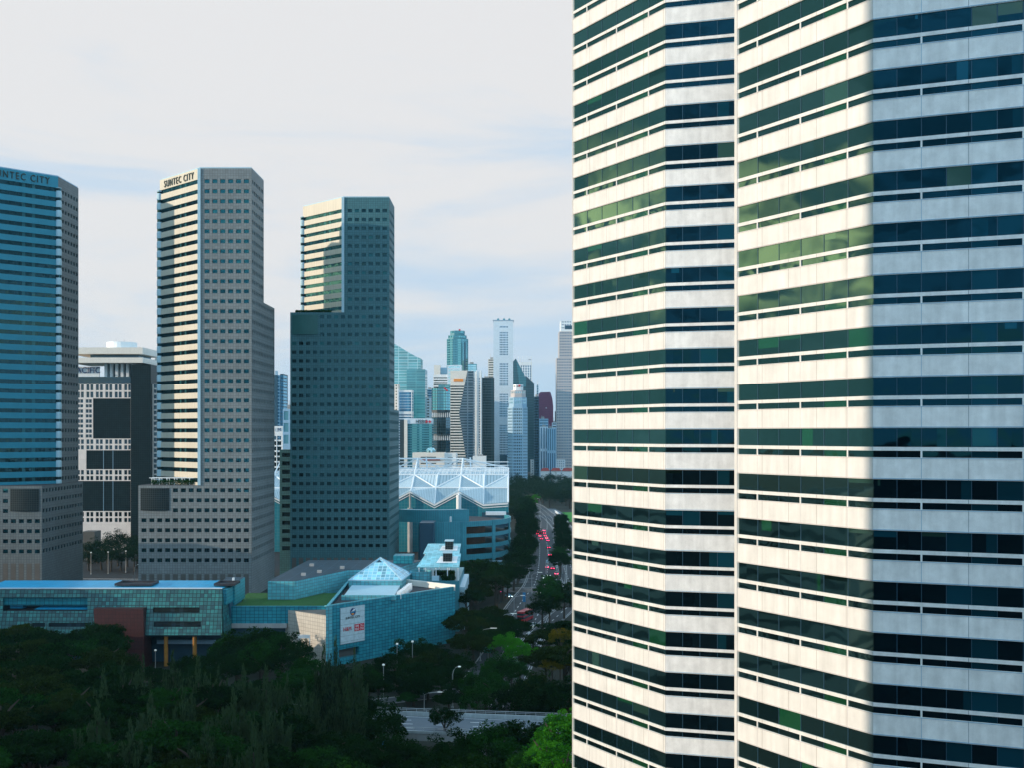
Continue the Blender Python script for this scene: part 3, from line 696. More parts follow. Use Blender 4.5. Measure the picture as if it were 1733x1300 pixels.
volume(r, px(684.5, 731, d, 30), 0, Z(718, d), M['tealclad'], GL['teal'], 'band', m=.4, wh=1.7, fh=2.95*1.05, top=.8, pw=3)
volume(r, px(684.5, 731, d, 30), Z(718, d)+.1, Z(709, d), M['whiteblue'], GL['teal'], 'none', m=60)
MB().box(X(684, d), X(689.5, d), d-1, d+10, 0, Z(711, d)).build('end_wall', M['creamp'], r)
MB().box(X(676.5, d), X(684.3, d), d+2, d+20, 0, Z(712, d)).build('dark_shaft', M['black'], r)
text('HSBC', 6.6, (X(713.5, d), d-.4, Z(714.6, d)), M['letters'], r, xs=.95, ext=.2)
lx, lz = X(724.8, d), Z(714.6, d); w_ = 2.0; y_ = d-.5
MB().face([(lx-w_, y_, lz-w_), (lx, y_, lz), (lx-w_, y_, lz+w_)]).face([(lx+w_, y_, lz-w_), (lx+w_, y_, lz+w_), (lx, y_, lz)]).face([(lx-2*w_, y_, lz), (lx-w_, y_, lz-w_), (lx-w_, y_, lz+w_)]).face([(lx+2*w_, y_, lz), (lx+w_, y_, lz+w_), (lx+w_, y_, lz-w_)]).build('sign_logo', M['red'], r)
d = 1800; simple('small pale violet tower peeping above the HSBC sign', 712.5, 730, 674, d, 25, 'bluegrey', 'dark', mode='punch', ww=9, sp=11, wh=2, fh=4.4, m=1)
d = 1900; simple('short blue tower above the pale violet tower', 720, 731, 659, d, 25, 'bluegrey', 'blue', m=.4, wh=3)
d = 1700; r = bld('skyscraper', 'dark teal glass tower with two rows of white columns and a red roof badge')
def oct_(xc, w, d, cut=.28):
    a = w/2; c = w*cut; xx = X(xc, d); return [(xx-a+c, d), (xx+a-c, d), (xx+a, d+c), (xx+a, d+w-c), (xx+a-c, d+w), (xx-a+c, d+w), (xx-a, d+w-c), (xx-a, d+c)]
wv = X(764, d)-X(730, d)
for ya, yb_ in ((657, 699), (707, 738), (746, 800)):
    volume(r, oct_(747, wv, d), Z(yb_, d), Z(ya, d), M['black'], GL['teal' if ya == 657 else 'dark'], 'band', m=.2, wh=3.3, fh=4, top=.6)
MB().prism(oct_(747, wv*.86, d+3), 0, Z(660, d)).build('core', M['navy'], r)
for ya, yb_ in ((699, 707), (738, 746)):
    for k in range(10): x = X(731.5+3.2*k, d); MB().box(x-.5, x+.5, d+1.5, d+2.6, Z(yb_, d), Z(ya, d)).build('column', M['white'], r)
o = MB().box(-3.4, 3.4, -.3, .3, -1, 1).build('roof_badge', M['red'], r); o.location = (X(754.5, d), d-.6, Z(659.5, d)); o.rotation_euler = (0, R(40), 0)
volume(r, px(742, 761, d+10, 15), Z(660, d), Z(651, d), M['tealclad'], GL['teal'], 'band', m=.3, wh=2, fh=3)
# stepped teal tower
d = 2150; r = bld('skyscraper', 'tall octagonal teal tower stepped in towards its flat top')
for x0, x1, ya, yb_ in ((755.5, 791.5, 572, 820), (758, 789, 566, 572), (761.5, 786, 558.5, 566)):
    w_ = X(x1, d)-X(x0, d); volume(r, oct_((x0+x1)/2, w_, d+(0 if yb_ > 600 else 2), .3), Z(yb_, d), Z(ya, d), M['tealclad'], GL['teal'], 'band', m=.5, wh=3.2, fh=4.4, top=1)
MB().box(X(776, d), X(779, d), d+5, d+9, Z(558.5, d), Z(555.8, d)).build('beacon', M['red'], r)
MB().box(X(785.5, d), X(788, d), d-1, d+2, Z(560, d)-20, Z(700, d)).build('dark_edge', M['navy'], r)
d = 2000; r = bld('skyscraper', 'white tower with a notched roof directly below the stepped teal tower')
volume(r, px(733, 766, d, 30), 0, Z(633, d), M['white'], GL['dark'], 'band', m=1, wh=1.8, fh=4.3, top=5)
volume(r, px(734.5, 745, d+1, 20), Z(633, d)+.1, Z(617, d), M['creamp'], GL['dark'], 'none', m=60)
volume(r, px(757, 781, d-2, 30), 0, Z(617, d), M['whiteblue'], GL['sky'], 'band', m=2, wh=3, fh=6, top=2)
MB().box(X(743, d), X(762, d), d+6, d+12, Z(633, d), Z(621, d)).build('roof_frame', M['bluegrey'], r)
d = 1600; r = bld('skyscraper', 'cream striped bank tower with an orange rooftop sign and a slanted dark side')
p1 = px(762, 799.5, d, 30); xm = X(783, d)
volume(r, p1, 0, Z(652, d), M['creamp'], GL['dark'], 'band', m=.15, wh=1.9, fh=3.7, top=1)
volume(r, px(762.3, 793, d+.5, 28), Z(652, d)+.1, Z(626.5, d), M['creamp'], GL['sky'], 'none', m=60)
# slanting flank that lies proud of the stripes
q = [(X(791, d), Z(627, d)), (X(801, d), Z(627, d)), (X(800.5, d), Z(785, d)), (X(790, d), Z(785, d)), (X(777, d), Z(700, d))]
f_ = MB(); m_dark = mat('dark_striped_flank', (.02, .05, .08), .4, tile=(60, 3.7), joint=(.16, .22, .28), jw=.9, var=.15)
f_.face([(a, d-.5, c) for a, c in reversed(q)]); f_.face([(a, d+28, c) for a, c in q])
for i in range(len(q)):
    a, c = q[i], q[(i+1) % 5]; f_.face([(a[0], d-.5, a[1]), (c[0], d-.5, c[1]), (c[0], d+28, c[1]), (a[0], d+28, a[1])])
f_.build('slanted_flank', m_dark, r)
MB().box(X(768, d), X(784, d), d-.2, d+.6, Z(645, d), Z(640.5, d)).build('sign', M['orange'], r)
simple('small teal glass tower at the shoulder of the orange signed tower', 791.8, 806.5, 615, 2050, 25, 'tealclad', 'sky', m=.3, wh=3)
d = 1650; r = bld('skyscraper', 'white ribbed tower with tall vertical blue window strips')
volume(r, px(798.2, 815, d, 25), 0, Z(628, d), M['white'], GL['blue'], 'punch', ww=1.6, sp=3.9, wh=2.6, fh=3.6, m=.6, top=9)
for xx in (799, 806.5, 813.7): MB().box(X(xx-.8, d), X(xx+.8, d), d-1, d+.5, 0, Z(626, d)).build('rib', M['white'], r)
simple('plain near black slab tower', 815.6, 836, 638.5, 1750, 30, 'black', 'dark', m=1, wh=2.6, fh=4)
simple('cream tower peeping out left of the tall white slab', 826, 838, 606.5, 2150, 25, 'creamp', 'dark', m=1, wh=1.8, fh=4.4)
d = 1950; r = bld('skyscraper', 'tallest white slab tower with one grid of windows down its middle')
xl_, xr_ = X(835, d), X(868.5, d); b = MB(); pn = Panes()
ya = [549, 560, 609, 616.5, 660, 666, 714, 720, 778]
zs = []; 
for s0, s1 in ((551, 556), (561, 604), (614, 657), (667, 708), (720, 776)):
    z = Z(s0, d)-2.6
    while z > Z(s1, d): zs.append((z, z+2.5)); z -= 3.95
zs = sorted(zs); x0_, x1_ = X(845.3, d)-xl_, X(860, d)-xl_
facade(b, pn, (xl_, d), (xr_, d), 0, Z(541.5, d), [(x0_+i*(x1_-x0_)/6+.35, x0_+(i+1)*(x1_-x0_)/6-.35) for i in range(6)], zs, .5)
b.prism(rect(xl_, xr_, d+.6, d+30), 0, Z(541.5, d)-.2); b.build('wall', M['whiteblue'], r); pn.build(r, GL['blue'], 'window_row')
MB().box(xl_-1, xr_+1, d-1, d+31, Z(541.5, d), Z(540.8, d)).build('roof_edge', M['bluegrey'], r)
for xx in (843, 853, 862): MB().box(X(xx-1.8, d), X(xx+1.8, d), d+4, d+10, Z(540.8, d), Z(538, d)).tube([(X(xx, d), d+7, Z(538, d)), (X(xx, d), d+7, Z(536.3, d))], .3, 4).build('roof_plant', M['tealclad'], r)
MB().box(X(846, d-3), X(858, d-3), d-4, d-.4, 0, Z(771, d)).build('podium', M['navy'], r)
# angular dark teal tower (two wedges)
d = 1850; r = bld('skyscraper', 'dark teal glass tower with two sharp triangular roof peaks')
def wedge(q, d, dep, m_, nm):
    f_ = MB(); q = [(X(a, d), Z(c, d)) for a, c in q]
    f_.face([(a, d, c) for a, c in q]); f_.face([(a, d+dep, c) for a, c in reversed(q)])
    for i in range(len(q)):
        a, c = q[i], q[(i+1) % len(q)]; f_.face([(c[0], d, c[1]), (a[0], d, a[1]), (a[0], d+dep, a[1]), (c[0], d+dep, c[1])])
    return f_.build(nm, m_, r)
wdk = mat('dark_teal_facets', (.012, .07, .10), .25, tile=(12, 4), joint=(.03, .12, .16), jw=.5, var=.2, nscale=.03, spec=.7)
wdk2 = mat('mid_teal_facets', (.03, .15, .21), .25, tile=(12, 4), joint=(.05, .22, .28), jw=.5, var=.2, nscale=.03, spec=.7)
wedge([(868.3, 800), (890.5, 800), (890.5, 641), (883, 625), (873, 606), (868.3, 611)], d, 30, wdk, 'front_wedge')
wedge([(873.5, 607), (890.5, 640), (890.5, 655), (879, 655)], d-2, 1.9, wdk2, 'lighter_facet')  # facet drawn in a lighter teal
wedge([(888, 800), (904, 800), (904, 648.5), (890.5, 636), (888, 640)], d+8, 30, wdk, 'rear_wedge')
d = 2150; r = bld('skyscraper', 'white and blue tower with spikes along its roof, behind the sharp peaked dark tower')
volume(r, px(876, 900.5, d, 25), 0, Z(612, d), M['white'], GL['blue'], 'punch', ww=2.2, sp=4.2, wh=3.4, fh=4.6, m=1, top=6)
for k in range(7): x = X(877.5+3.6*k, d); MB().box(x-.5, x+.5, d, d+1.5, Z(612, d), Z(604.5 if k % 2 else 602.5, d)).build('roof_spike', M['white'], r)
MB().lathe((X(896.2, d), d-.6, Z(608, d)), [(2.6, -.3), (2.6, .3)], 12).build('roof_badge', M['navy'], r)
d = 1550; r = bld('skyscraper', 'pale blue grey octagonal tower with a lighter tapered top, right of the tall white slab')
w_ = X(893, d)-X(859, d)
volume(r, oct_(876, w_, d, .25), 0, Z(690, d), M['bluegrey'], GL['dark'], 'punch', ww=1.3, sp=2.3, wh=2.0, fh=4.0, m=.5)
volume(r, oct_(876.5, w_*.9, d+1.5, .27), Z(690, d), Z(673, d), M['bluegrey'], GL['sky'], 'punch', ww=1.3, sp=2.3, wh=2.6, fh=4.2, m=.5)
volume(r, oct_(877, w_*.76, d+3, .27), Z(673, d), Z(661, d), M['pinkish'], GL['sky'], 'punch', ww=1.3, sp=2.6, wh=2.6, fh=4.4, m=.5)
volume(r, oct_(877, w_*.5, d+6, .27), Z(661, d), Z(650.5, d), M['white'], GL['dark'], 'band', m=1, wh=1.4, fh=5, top=2)
MB().box(X(877.5, d), X(881, d), d+4.5, d+6, Z(654.5, d), Z(651.5, d)).build('roof_badge', M['red'], r)
simple('dark slim tower right of the octagonal tower', 904.2, 912, 672, 1750, 25, 'navy', 'dark', m=.6, wh=2, fh=4)
d = 2000; r = bld('skyscraper', 'maroon glass tower with a domed top')
xs_ = [(911, 800), (936.3, 800), (936.3, 689), (935, 676), (932, 665.5), (930.5, 664), (914.5, 664.5), (912, 667)]
wedge(xs_, d, 30, M['maroon'], 'curved_body')
MB().box(X(924.5, d)-1, X(924.5, d)+1, d-.5, d-.1, Z(692, d), Z(690.6, d)).build('badge', M['white'], r)
d = 1900; simple('thin dark spire tower left of the maroon tower', 908.5, 911.2, 652, d, 12, 'bluegrey', 'blue', m=.3, wh=2)
d = 1750; simple('pale blue block in front of the maroon tower', 912.5, 928, 709.5, d, 20, 'bluegrey', 'blue', m=.6, wh=1.6, fh=4.2)
simple('pale blue block with vertical strips below the maroon tower', 914, 927.5, 723, 1700, 20, 'whiteblue', 'blue', mode='punch', ww=1.6, sp=3.8, wh=30, fh=34, m=.6)
simple('navy ribbed block below the maroon tower', 926, 941, 725.5, 1680, 20, 'bluegrey', 'blue', mode='punch', ww=1.4, sp=3, wh=30, fh=34, m=.4)
simple('small white block wedged before the stepped grey tower', 934.5, 942.5, 716, 1800, 15, 'whiteblue', 'dark', m=1, wh=1.6)
simple('sliver of a dark tower beside the stepped grey tower', 939.5, 943, 697, 2000, 15, 'navy', 'dark', m=.3)
d = 1800; r = bld('skyscraper', 'tall stepped grey tower at the edge of the striped foreground tower')
for x0, x1, ya, yb_, o_ in ((942, 990, 605, 830, 0), (946.2, 990, 560, 605, 2), (949, 990, 551, 560, 4), (949, 968, 541, 551, 5)):
    volume(r, px(x0, x1, d+o_, 40), Z(yb_, d), Z(ya, d), M['pinkish'] if x0 < 948 else M['white'], GL['blue'], 'punch', ww=1.3, sp=2.5, wh=2.0, fh=4.3, m=.8, top=1.2)
MB().box(X(956, d), X(969, d), d+3.9, d+6, Z(556, d), Z(549.5, d)).build('dark_recess', M['navy'], r)
# low blocks in front
d = 1780; r = bld('civic_block', 'long low white building with a row of small square windows, above the red roofs', 'building')
volume(r, px(898, 957, d, 18), 0, Z(779, d), M['white'], GL['blue'], 'punch', ww=1.3, sp=3.1, wh=1.5, fh=3.6, m=1, top=1.6)
d = 1650
for k, (x0, x1) in enumerate(((915, 931), (932, 950), (951, 975))):
    r = bld('pavilion', ('left', 'middle', 'right')[k]+' one of three red roofed pavilions among the park trees', 'pavilion')
    xa_, xb_ = X(x0, d), X(x1, d); MB().box(xa_+.5, xb_-.5, d, d+8, 0, Z(798, d)).build('wall', M['white'], r)
    zr, ze = Z(793, d), Z(798, d)
    MB().face([(xa_, d-1, ze), (xb_, d-1, ze), (xb_-3, d+4, zr), (xa_+3, d+4, zr)]).face([(xb_, d+9, ze), (xa_, d+9, ze), (xa_+3, d+4, zr), (xb_-3, d+4, zr)]).face([(xa_, d+9, ze), (xa_, d-1, ze), (xa_+3, d+4, zr)]).face([(xb_, d-1, ze), (xb_, d+9, ze), (xb_-3, d+4, zr)]).build('roof', M['redroof'], r)
d = 1150; r = bld('museum', 'low cream hall with a small glass dome behind the white roof trusses', 'building')
volume(r, px(698, 752, d, 30), 0, Z(767, d), M['creamp'], GL['dark'], 'band', m=8, wh=1, fh=6, top=4)
volume(r, px(752.2, 772, d+2, 30), 0, Z(768, d), M['white'], GL['dark'], 'band', m=3, wh=1, fh=6, top=4)
MB().lathe((X(728, d), d+10, Z(767, d)), [(4.8, 0), (4.8, 2), (4.2, 3.3), (2.6, 4.4), (0, 4.9)], 16).build('dome', GL['sky'], r)
MB().box(X(712, d), X(745, d), d-1, d+2, Z(780, d), Z(777.5, d)).build('canopy', M['redroof'], r)
simple('plain white block right of the roof trusses', 800, 822.5, 773, 1050, 20, 'white', 'dark', cat='building', name='civic_block', mode='punch', ww=1, sp=5, wh=1.5, fh=5, m=8)

# ================================================================== CONVENTION HALL WITH FOLDED WHITE ROOF
D = 690; hall = thing('convention_hall', 'wide teal convention hall with a folded zigzag roof and white roof trusses', 'hall')
nodes = [446, 487.5, 529, 570, 611, 652.5, 694, 735.3, 776.5, 818, 860]
def nd(i, y, d): return Vector((X(nodes[i], D)*(1 if True else 1), d, Z(y, d)))
xs = [X(n, D) for n in nodes]
eave = [Vector((xs[i], D, Z(832 if i % 2 == 0 else 854, D))) for i in range(11)]; eave[10].z = Z(851, D)
fold = [Vector((xs[i], D+12, Z(826.5, D+12))) for i in range(11)]
up = [Vector((xs[i], D+30, Z(804.5, D+30))) for i in range(11)]
topn = [Vector((xs[i], D+62, Z(793, D+62))) for i in range(11)]
for i in range(10):
    a, c = eave[i], eave[i+1]
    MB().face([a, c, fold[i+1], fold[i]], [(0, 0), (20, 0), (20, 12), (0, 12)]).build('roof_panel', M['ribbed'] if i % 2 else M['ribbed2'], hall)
    p, q = (i, i+1)
    lo = fold[i+1] if i % 2 == 0 else fold[i]   # valley node
    hi = up[i] if i % 2 == 0 else up[i+1]
    oth = fold[i] if i % 2 == 0 else fold[i+1]
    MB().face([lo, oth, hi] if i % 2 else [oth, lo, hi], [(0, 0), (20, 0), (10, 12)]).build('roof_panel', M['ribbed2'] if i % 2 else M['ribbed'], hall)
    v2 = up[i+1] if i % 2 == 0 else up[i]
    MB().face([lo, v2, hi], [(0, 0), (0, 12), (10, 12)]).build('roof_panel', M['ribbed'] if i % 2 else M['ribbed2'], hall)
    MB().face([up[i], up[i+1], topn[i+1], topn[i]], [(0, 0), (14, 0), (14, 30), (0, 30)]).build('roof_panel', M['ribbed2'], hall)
    # eave fascia: pale band above a dark gap
    f_ = MB()
    for k0, k1, off in ((-.2, -1.2, 0), (-2.0, -2.5, .3)):
        f_.face([a+Vector((0, -.6+off, k1)), c+Vector((0, -.6+off, k1)), c+Vector((0, -.6+off, k0)), a+Vector((0, -.6+off, k0))]); f_.face([a+Vector((0, -.6+off, k0)), c+Vector((0, -.6+off, k0)), c+Vector((0, .5, k0)), a+Vector((0, .5, k0))])
    f_.build('eave_fascia', M['truss'], hall)
    MB().face([Vector((a.x, D, 0)), Vector((c.x, D, 0)), c+Vector((0, 0, -.1)), a+Vector((0, 0, -.1))], [(a.x, 0), (c.x, 0), (c.x, c.z), (a.x, a.z)]).build('wall', M['tealgrid'], hall)
MB().box(xs[8]+13.5, xs[10]+.5, D-.4, D+2, 0, Z(868, D)).build('end_wall', M['navy'], hall)
MB().face([topn[0], topn[10], topn[10]+Vector((0, 90, -4)), topn[0]+Vector((0, 90, -4))]).build('roof', M['whiteblue'], hall)
MB().face([(xs[10], D, 0), (xs[10], D+150, 0), (xs[10], D+150, 40), tuple(up[10]), tuple(fold[10]), tuple(eave[10])]).build('side_wall', M['tealgrid'], hall)
for i in range(0, 11):
    tr = MB(); tr.tube([eave[i], fold[i], up[i], topn[i]], .45, 6)
    if i < 10:
        tr.tube([fold[i], fold[i+1]], .5, 6); tr.tube([up[i], up[i+1]], .45, 6); tr.tube([topn[i], topn[i+1]], .4, 6)
        tr.tube([up[i], fold[i+1]] if i % 2 == 0 else [fold[i], up[i+1]], .5, 6)
        for k in (.25, .5, .75): tr.tube([up[i].lerp(topn[i], k)+Vector((0, 0, 1.2)), up[i+1].lerp(topn[i+1], k)+Vector((0, 0, 1.2))], .32, 5)
        for k in (.2, .4, .6, .8): q = up[i].lerp(up[i+1], k); q2 = topn[i].lerp(topn[i+1], k); tr.tube([q+Vector((0, 0, .8)), q2+Vector((0, 0, .8))], .2, 4)
    tr.build('roof_rib', M['truss'], hall)
zt_ = Z(777, D+55)
for i in range(0, 9, 2):   # raised trusses standing over the roof
    m1 = Vector((xs[i]+2*(i % 2), D+55, zt_)); m0 = topn[i]; tr = MB(); tr.tube([m0, m1], .8, 6); tr.tube([m1, topn[i+1]], .42, 6)
    tr.tube([m1, m1.lerp(topn[min(i+2, 10)], .98)] if i == 8 else [m1, Vector((xs[i+2], D+55, zt_))], .55, 6)
    if i: tr.tube([m1, topn[i-1]], .42, 6)
    tr.tube([m1, up[i]], .45, 6); tr.tube([m1+Vector((4, 20, 0)), topn[i]+Vector((4, 20, 0))], .5, 6)
    for k in (2.2, 4.4): tr.tube([m1+Vector((0, 0, -k)), Vector((xs[min(i+2, 10)], D+58, zt_-k))], .28, 5)
    tr.build('raised_truss', M['truss'], hall)
for xx, ya_, yb_ in ((694, 860, 950), (611, 860, 950), (776.5, 838, 880)):
    MB().lathe((X(xx, D-1.5), D-1.5, 0), [(1.5, Z(yb_, D)), (1.5, Z(ya_, D)), (.6, Z(ya_, D)), (.6, Z(838, D)+1)], 12).build('column', M['concrete'] if xx < 700 else M['truss'], hall)
# canopy discs by the right end

# ================================================================== ROUND CAR PARK
cp = thing('car_park', 'round teal multi storey car park with open brown decks below the white zigzag roof', 'car park')
cxx, cyy, RR = -42, 642, 41.5
def arc(t): return (cxx+RR*math.sin(t), cyy-RR*math.cos(t))
def arcR(t, r): return (cxx+r*math.sin(t), cyy-r*math.cos(t))
ztp = Z(885, 600); H = lambda y: Z(y, 604)
lv = [(0, 4.2), (H(950), H(942)), (H(930), H(922.5)), (H(911.5), H(904)), (H(892.5), ztp)]
th0, th1 = R(25), R(112)
for za, zb in [(0, 1.5), (4.2, 7.1), (10.1, 12.2), (15.8, 17.7), (21.3, ztp)]:
    w = MB(); n = 22
    for k in range(n):
        a, c = th0+(th1-th0)*k/n, th0+(th1-th0)*(k+1)/n
        for r0, fl in ((RR, 0), (RR-.8, 1)):
            p, q = arcR(a, r0), arcR(c, r0); f4 = [(*p, za), (*q, za), (*q, zb), (*p, zb)]; w.face(f4[::-1] if fl else f4, [(a*RR, za), (c*RR, za), (c*RR, zb), (a*RR, zb)])
        w.face([(*arcR(a, RR), zb), (*arcR(c, RR), zb), (*arcR(c, RR-.8), zb), (*arcR(a, RR-.8), zb)]); w.face([(*arcR(a, RR-.8), za), (*arcR(c, RR-.8), za), (*arcR(c, RR), za), (*arcR(a, RR), za)])
    w.build('deck_wall', M['tealgroove'], cp)
    dk = MB(); dk.face([(*arcR(math.pi*k/30, RR-.8), za+.4) for k in range(31)]); dk.build('deck', M['roofdark'] if zb == ztp else M['brownpanel'], cp)
for t_ in (25, 51.5, 78, 104):
    p = arcR(R(t_), RR-.3); q = arcR(R(t_), RR+.2); n = Vector((math.cos(R(t_)), math.sin(R(t_))))*1.2
    MB().prism([(q[0]-n.x, q[1]-n.y), (q[0]+n.x, q[1]+n.y), (p[0]+n.x*1, p[1]+n.y*1), (p[0]-n.x, p[1]-n.y)], 0, ztp+.05).build('pier', M['tealgroove'], cp)
brown = mat('brown_ramp', (.19, .09, .05), .7, var=.25)  # one plain brown for the ramp core
w = MB()
for k in range(24):
    a, c = R(175)*k/24, R(175)*(k+1)/24; w.face([(*arcR(a, RR-14), 0), (*arcR(c, RR-14), 0), (*arcR(c, RR-14), 21.3), (*arcR(a, RR-14), 21.3)])
w.build('ramp_core', brown, cp)
w = MB(); pts = [(X(705, 585), 596)]+[arc(R(-2)), arc(R(10)), arc(R(18)), arc(th0)]
for a, c in zip(pts, pts[1:]):
    w.face([(*a, 0), (*c, 0), (*c, ztp), (*a, ztp)], [(a[0], 0), (c[0], 0), (c[0], ztp), (a[0], ztp)]); w.face([(*a, ztp), (*c, ztp), (c[0], c[1]+1, ztp), (a[0], a[1]+1, ztp)])
w.build('blank_wall', M['tealgroove'], cp)
w = MB()
for k in range(14):
    a, c = R(-38)+R(80)*k/14, R(-38)+R(80)*(k+1)/14; r_ = 29
    f4 = [(*arcR(a, r_), ztp-1), (*arcR(c, r_), ztp-1), (*arcR(c, r_), Z(864.5, 612)), (*arcR(a, r_), Z(864.5, 612))]
    w.face(f4, [(a*r_, f4[0][2]), (c*r_, f4[0][2]), (c*r_, f4[2][2]), (a*r_, f4[2][2])])
    w.face([(*arcR(a, r_), f4[2][2]), (*arcR(c, r_), f4[2][2]), (*arcR(c, r_-6), f4[2][2]), (*arcR(a, r_-6), f4[2][2])])
w.build('upper_drum', M['tealgroove'], cp)
MB().box(X(710, 588), X(734, 588), 588, 606, 0, Z(886, 588)).build('stair_block', M['navy'], cp)
MB().box(X(760, 600), X(763, 600), 606, 608, ztp-1, ztp+2.4).build('roof_vent', M['white'], cp)
MB().box(X(820, 640), X(856, 640), 668, 672, ztp-1, ztp+.8).build('roof_rail', M['whiteblue'], cp)

# ================================================================== SHOPPING MALL
def wallq(b, a, c, z0, z1, zt2=None):
    L = math.dist(a, c); zt2 = z1 if zt2 is None else zt2
    b.face([(*a, z0), (*c, z0), (*c, zt2), (*a, z1)], [(0, z0), (L, z0), (L, zt2), (0, z1)])
mall = thing('mall_block', 'long green tiled mall block with a blue roof and a dark red box front, left', 'shopping mall')
d = 350
tl, bt = d+3, d-1      # battered face: foot nearer than head
def ft_(x, y):          # point on the battered face seen at photo column x, row y
    zt0, zb0 = Z(997, tl), Z(1080, bt); dd = d
    for _ in range(6): z = Z(y, dd); dd = tl+(bt-tl)*(zt0-z)/(zt0-zb0)
    return (X(x, dd), dd, Z(y, dd))
def fq(b, x0, x1, y0, y1):
    P_ = [ft_(x0, y1), ft_(x1, y1), ft_(x1, y0), ft_(x0, y0)]; b.face(P_, [(p[0], p[2]*1.0) for p in P_])
b = MB()
for x0, x1, y0, y1 in ((-40, 160, 997, 1012), (-40, 5, 1012, 1035), (148, 160, 1012, 1035), (-40, 160, 1035, 1055), (-40, 54, 1055, 1062), (76, 82, 1055, 1062), (150, 160, 1055, 1062), (-40, 160, 1062, 1068), (95, 160, 1068, 1077),
                       (160, 244, 997, 1031), (244, 376, 997, 1029), (244, 259, 1029, 1038), (338, 376, 1029, 1038), (244, 376, 1038, 1053), (244, 260, 1053, 1062), (340, 376, 1053, 1062), (244, 376, 1062, 1076)): fq(b, x0, x1, y0, y1)
b.build('tiled_face', M['malltile'], mall)
for x0, x1, y0, y1 in ((54, 76, 1055, 1062), (82, 150, 1055, 1062), (259, 338, 1029, 1038), (260, 340, 1053, 1062)):
    w = MB(); n = max(1, int((x1-x0)/7))
    for k in range(n):
        a, c = x0+(x1-x0)*k/n, x0+(x1-x0)*(k+1)/n; P_ = [ft_(a, y1), ft_(c, y1), ft_(c, y0), ft_(a, y0)]; w.face([(p[0], p[1]+.5, p[2]) for p in P_])
    w.build('window_strip', GL['black'], mall)
# terrace seen through the opening
x0, x1 = X(3, d), X(150, d); zt_, zb_ = Z(1012, d+2), Z(1035, d)
MB().box(x0, x1, d+13, d+13.5, zb_-.5, zt_+1).box(x0, x1, d+2.9, d+13, zb_-.6, zb_-.2).build('terrace', M['roofdark'], mall)
MB().face([(X(50, d), d+3, zb_), (X(147, d), d+3, zb_), (X(147, d), d+12, zt_-.6), (X(85, d), d+12, zt_-.6)]).build('terrace_roof_glazing', M['roofblue'], mall)
MB().box(X(5, d), X(27, d), d+5, d+9, zb_, zb_+3.4).build('terrace_box', M['roofblue'], mall)
xL = X(-40, d); xR = X(376, tl)
zr = Z(997, tl)
MB().box(xL, xR+1.2, tl+.2, tl+17, zr-5, zr-.4).build('attic', M['bluetile'], mall)
MB().face([(xL, tl+.1, zr-.1), (xR, tl+.1, zr-.1), (xR, tl+17, zr-.1+.4), (xL, tl+17, zr+.3)]).build('blue_roof', M['roofblue'], mall)
MB().box(xL, xR, tl-.15, tl+.25, zr-.1, zr+.22).build('roof_edge', M['whiteblue'], mall)
for x0, x1 in ((186, 250), (356, 392)):
    xa_, xb_ = X(x0, tl), X(x1, tl); w = MB()
    for a in ((xa_, xb_, tl+4, tl+4.3), (xa_, xb_, tl+11, tl+11.3), (xa_, xa_+.3, tl+4.3, tl+11), (xb_-.3, xb_, tl+4.3, tl+11)): w.box(*a, zr+.3, zr+1.0)
    w.box(xa_+.3, xb_-.3, tl+4.3, tl+11, zr+.3, zr+.42); w.build('roof_well', M['roofdark'], mall)
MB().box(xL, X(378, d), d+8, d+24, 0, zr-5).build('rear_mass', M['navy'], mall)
w = MB(); P_ = [ft_(162, 1112), ft_(243.5, 1112), ft_(243.5, 1030.5), ft_(159, 1030.5)]
w.face([(X(162, d-3), d-3, 0), (X(243.5, d-3), d-3, 0), (X(243.5, d-1), d-1.5, Z(1030, d)), (X(159.5, d-1), d-1.5, Z(1030, d))], [(0, 0), (15, 0), (15, 17), (0, 17)])
w.face([(X(162, d-3), d+5, 0), (X(162, d-3), d-3, 0), (X(159.5, d-1), d-1.5, Z(1030, d)), (X(159.5, d-1), d+5, Z(1030, d))]); w.face([(X(243.5, d-3), d-3, 0), (X(243.5, d-3), d+5, 0), (X(243.5, d-1), d+5, Z(1030, d)), (X(243.5, d-1), d-1.5, Z(1030, d))])
w.face([(X(159.5, d-1), d-1.5, Z(1030, d)), (X(243.5, d-1), d-1.5, Z(1030, d)), (X(243.5, d-1), d+5, Z(1030, d)), (X(159.5, d-1), d+5, Z(1030, d))]); w.build('red_box', M['redtile'], mall)
for xx in (281, 329.5): MB().lathe((X(xx, d+1), d+1, 0), [(.62, 0), (.62, Z(1076, d))], 12).build('column', M['ochre'], mall)
MB().box(X(255, d), X(378, d), d+6, d+6.4, Z(1097, d), Z(1090, d)).build('shop_fascia', M['bluegrey'], mall)
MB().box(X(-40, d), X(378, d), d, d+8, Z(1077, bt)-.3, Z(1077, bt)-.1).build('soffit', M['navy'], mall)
sb = MB(); P1_, P2_ = ft_(376, 997), ft_(379, 1076); sb.face([(P2_[0], bt, Z(1076, bt)), (P2_[0], bt+12, Z(1076, bt)), (P1_[0], tl+10, zr), (P1_[0], tl, zr)]); sb.build('end_wall', M['malltile'], mall)

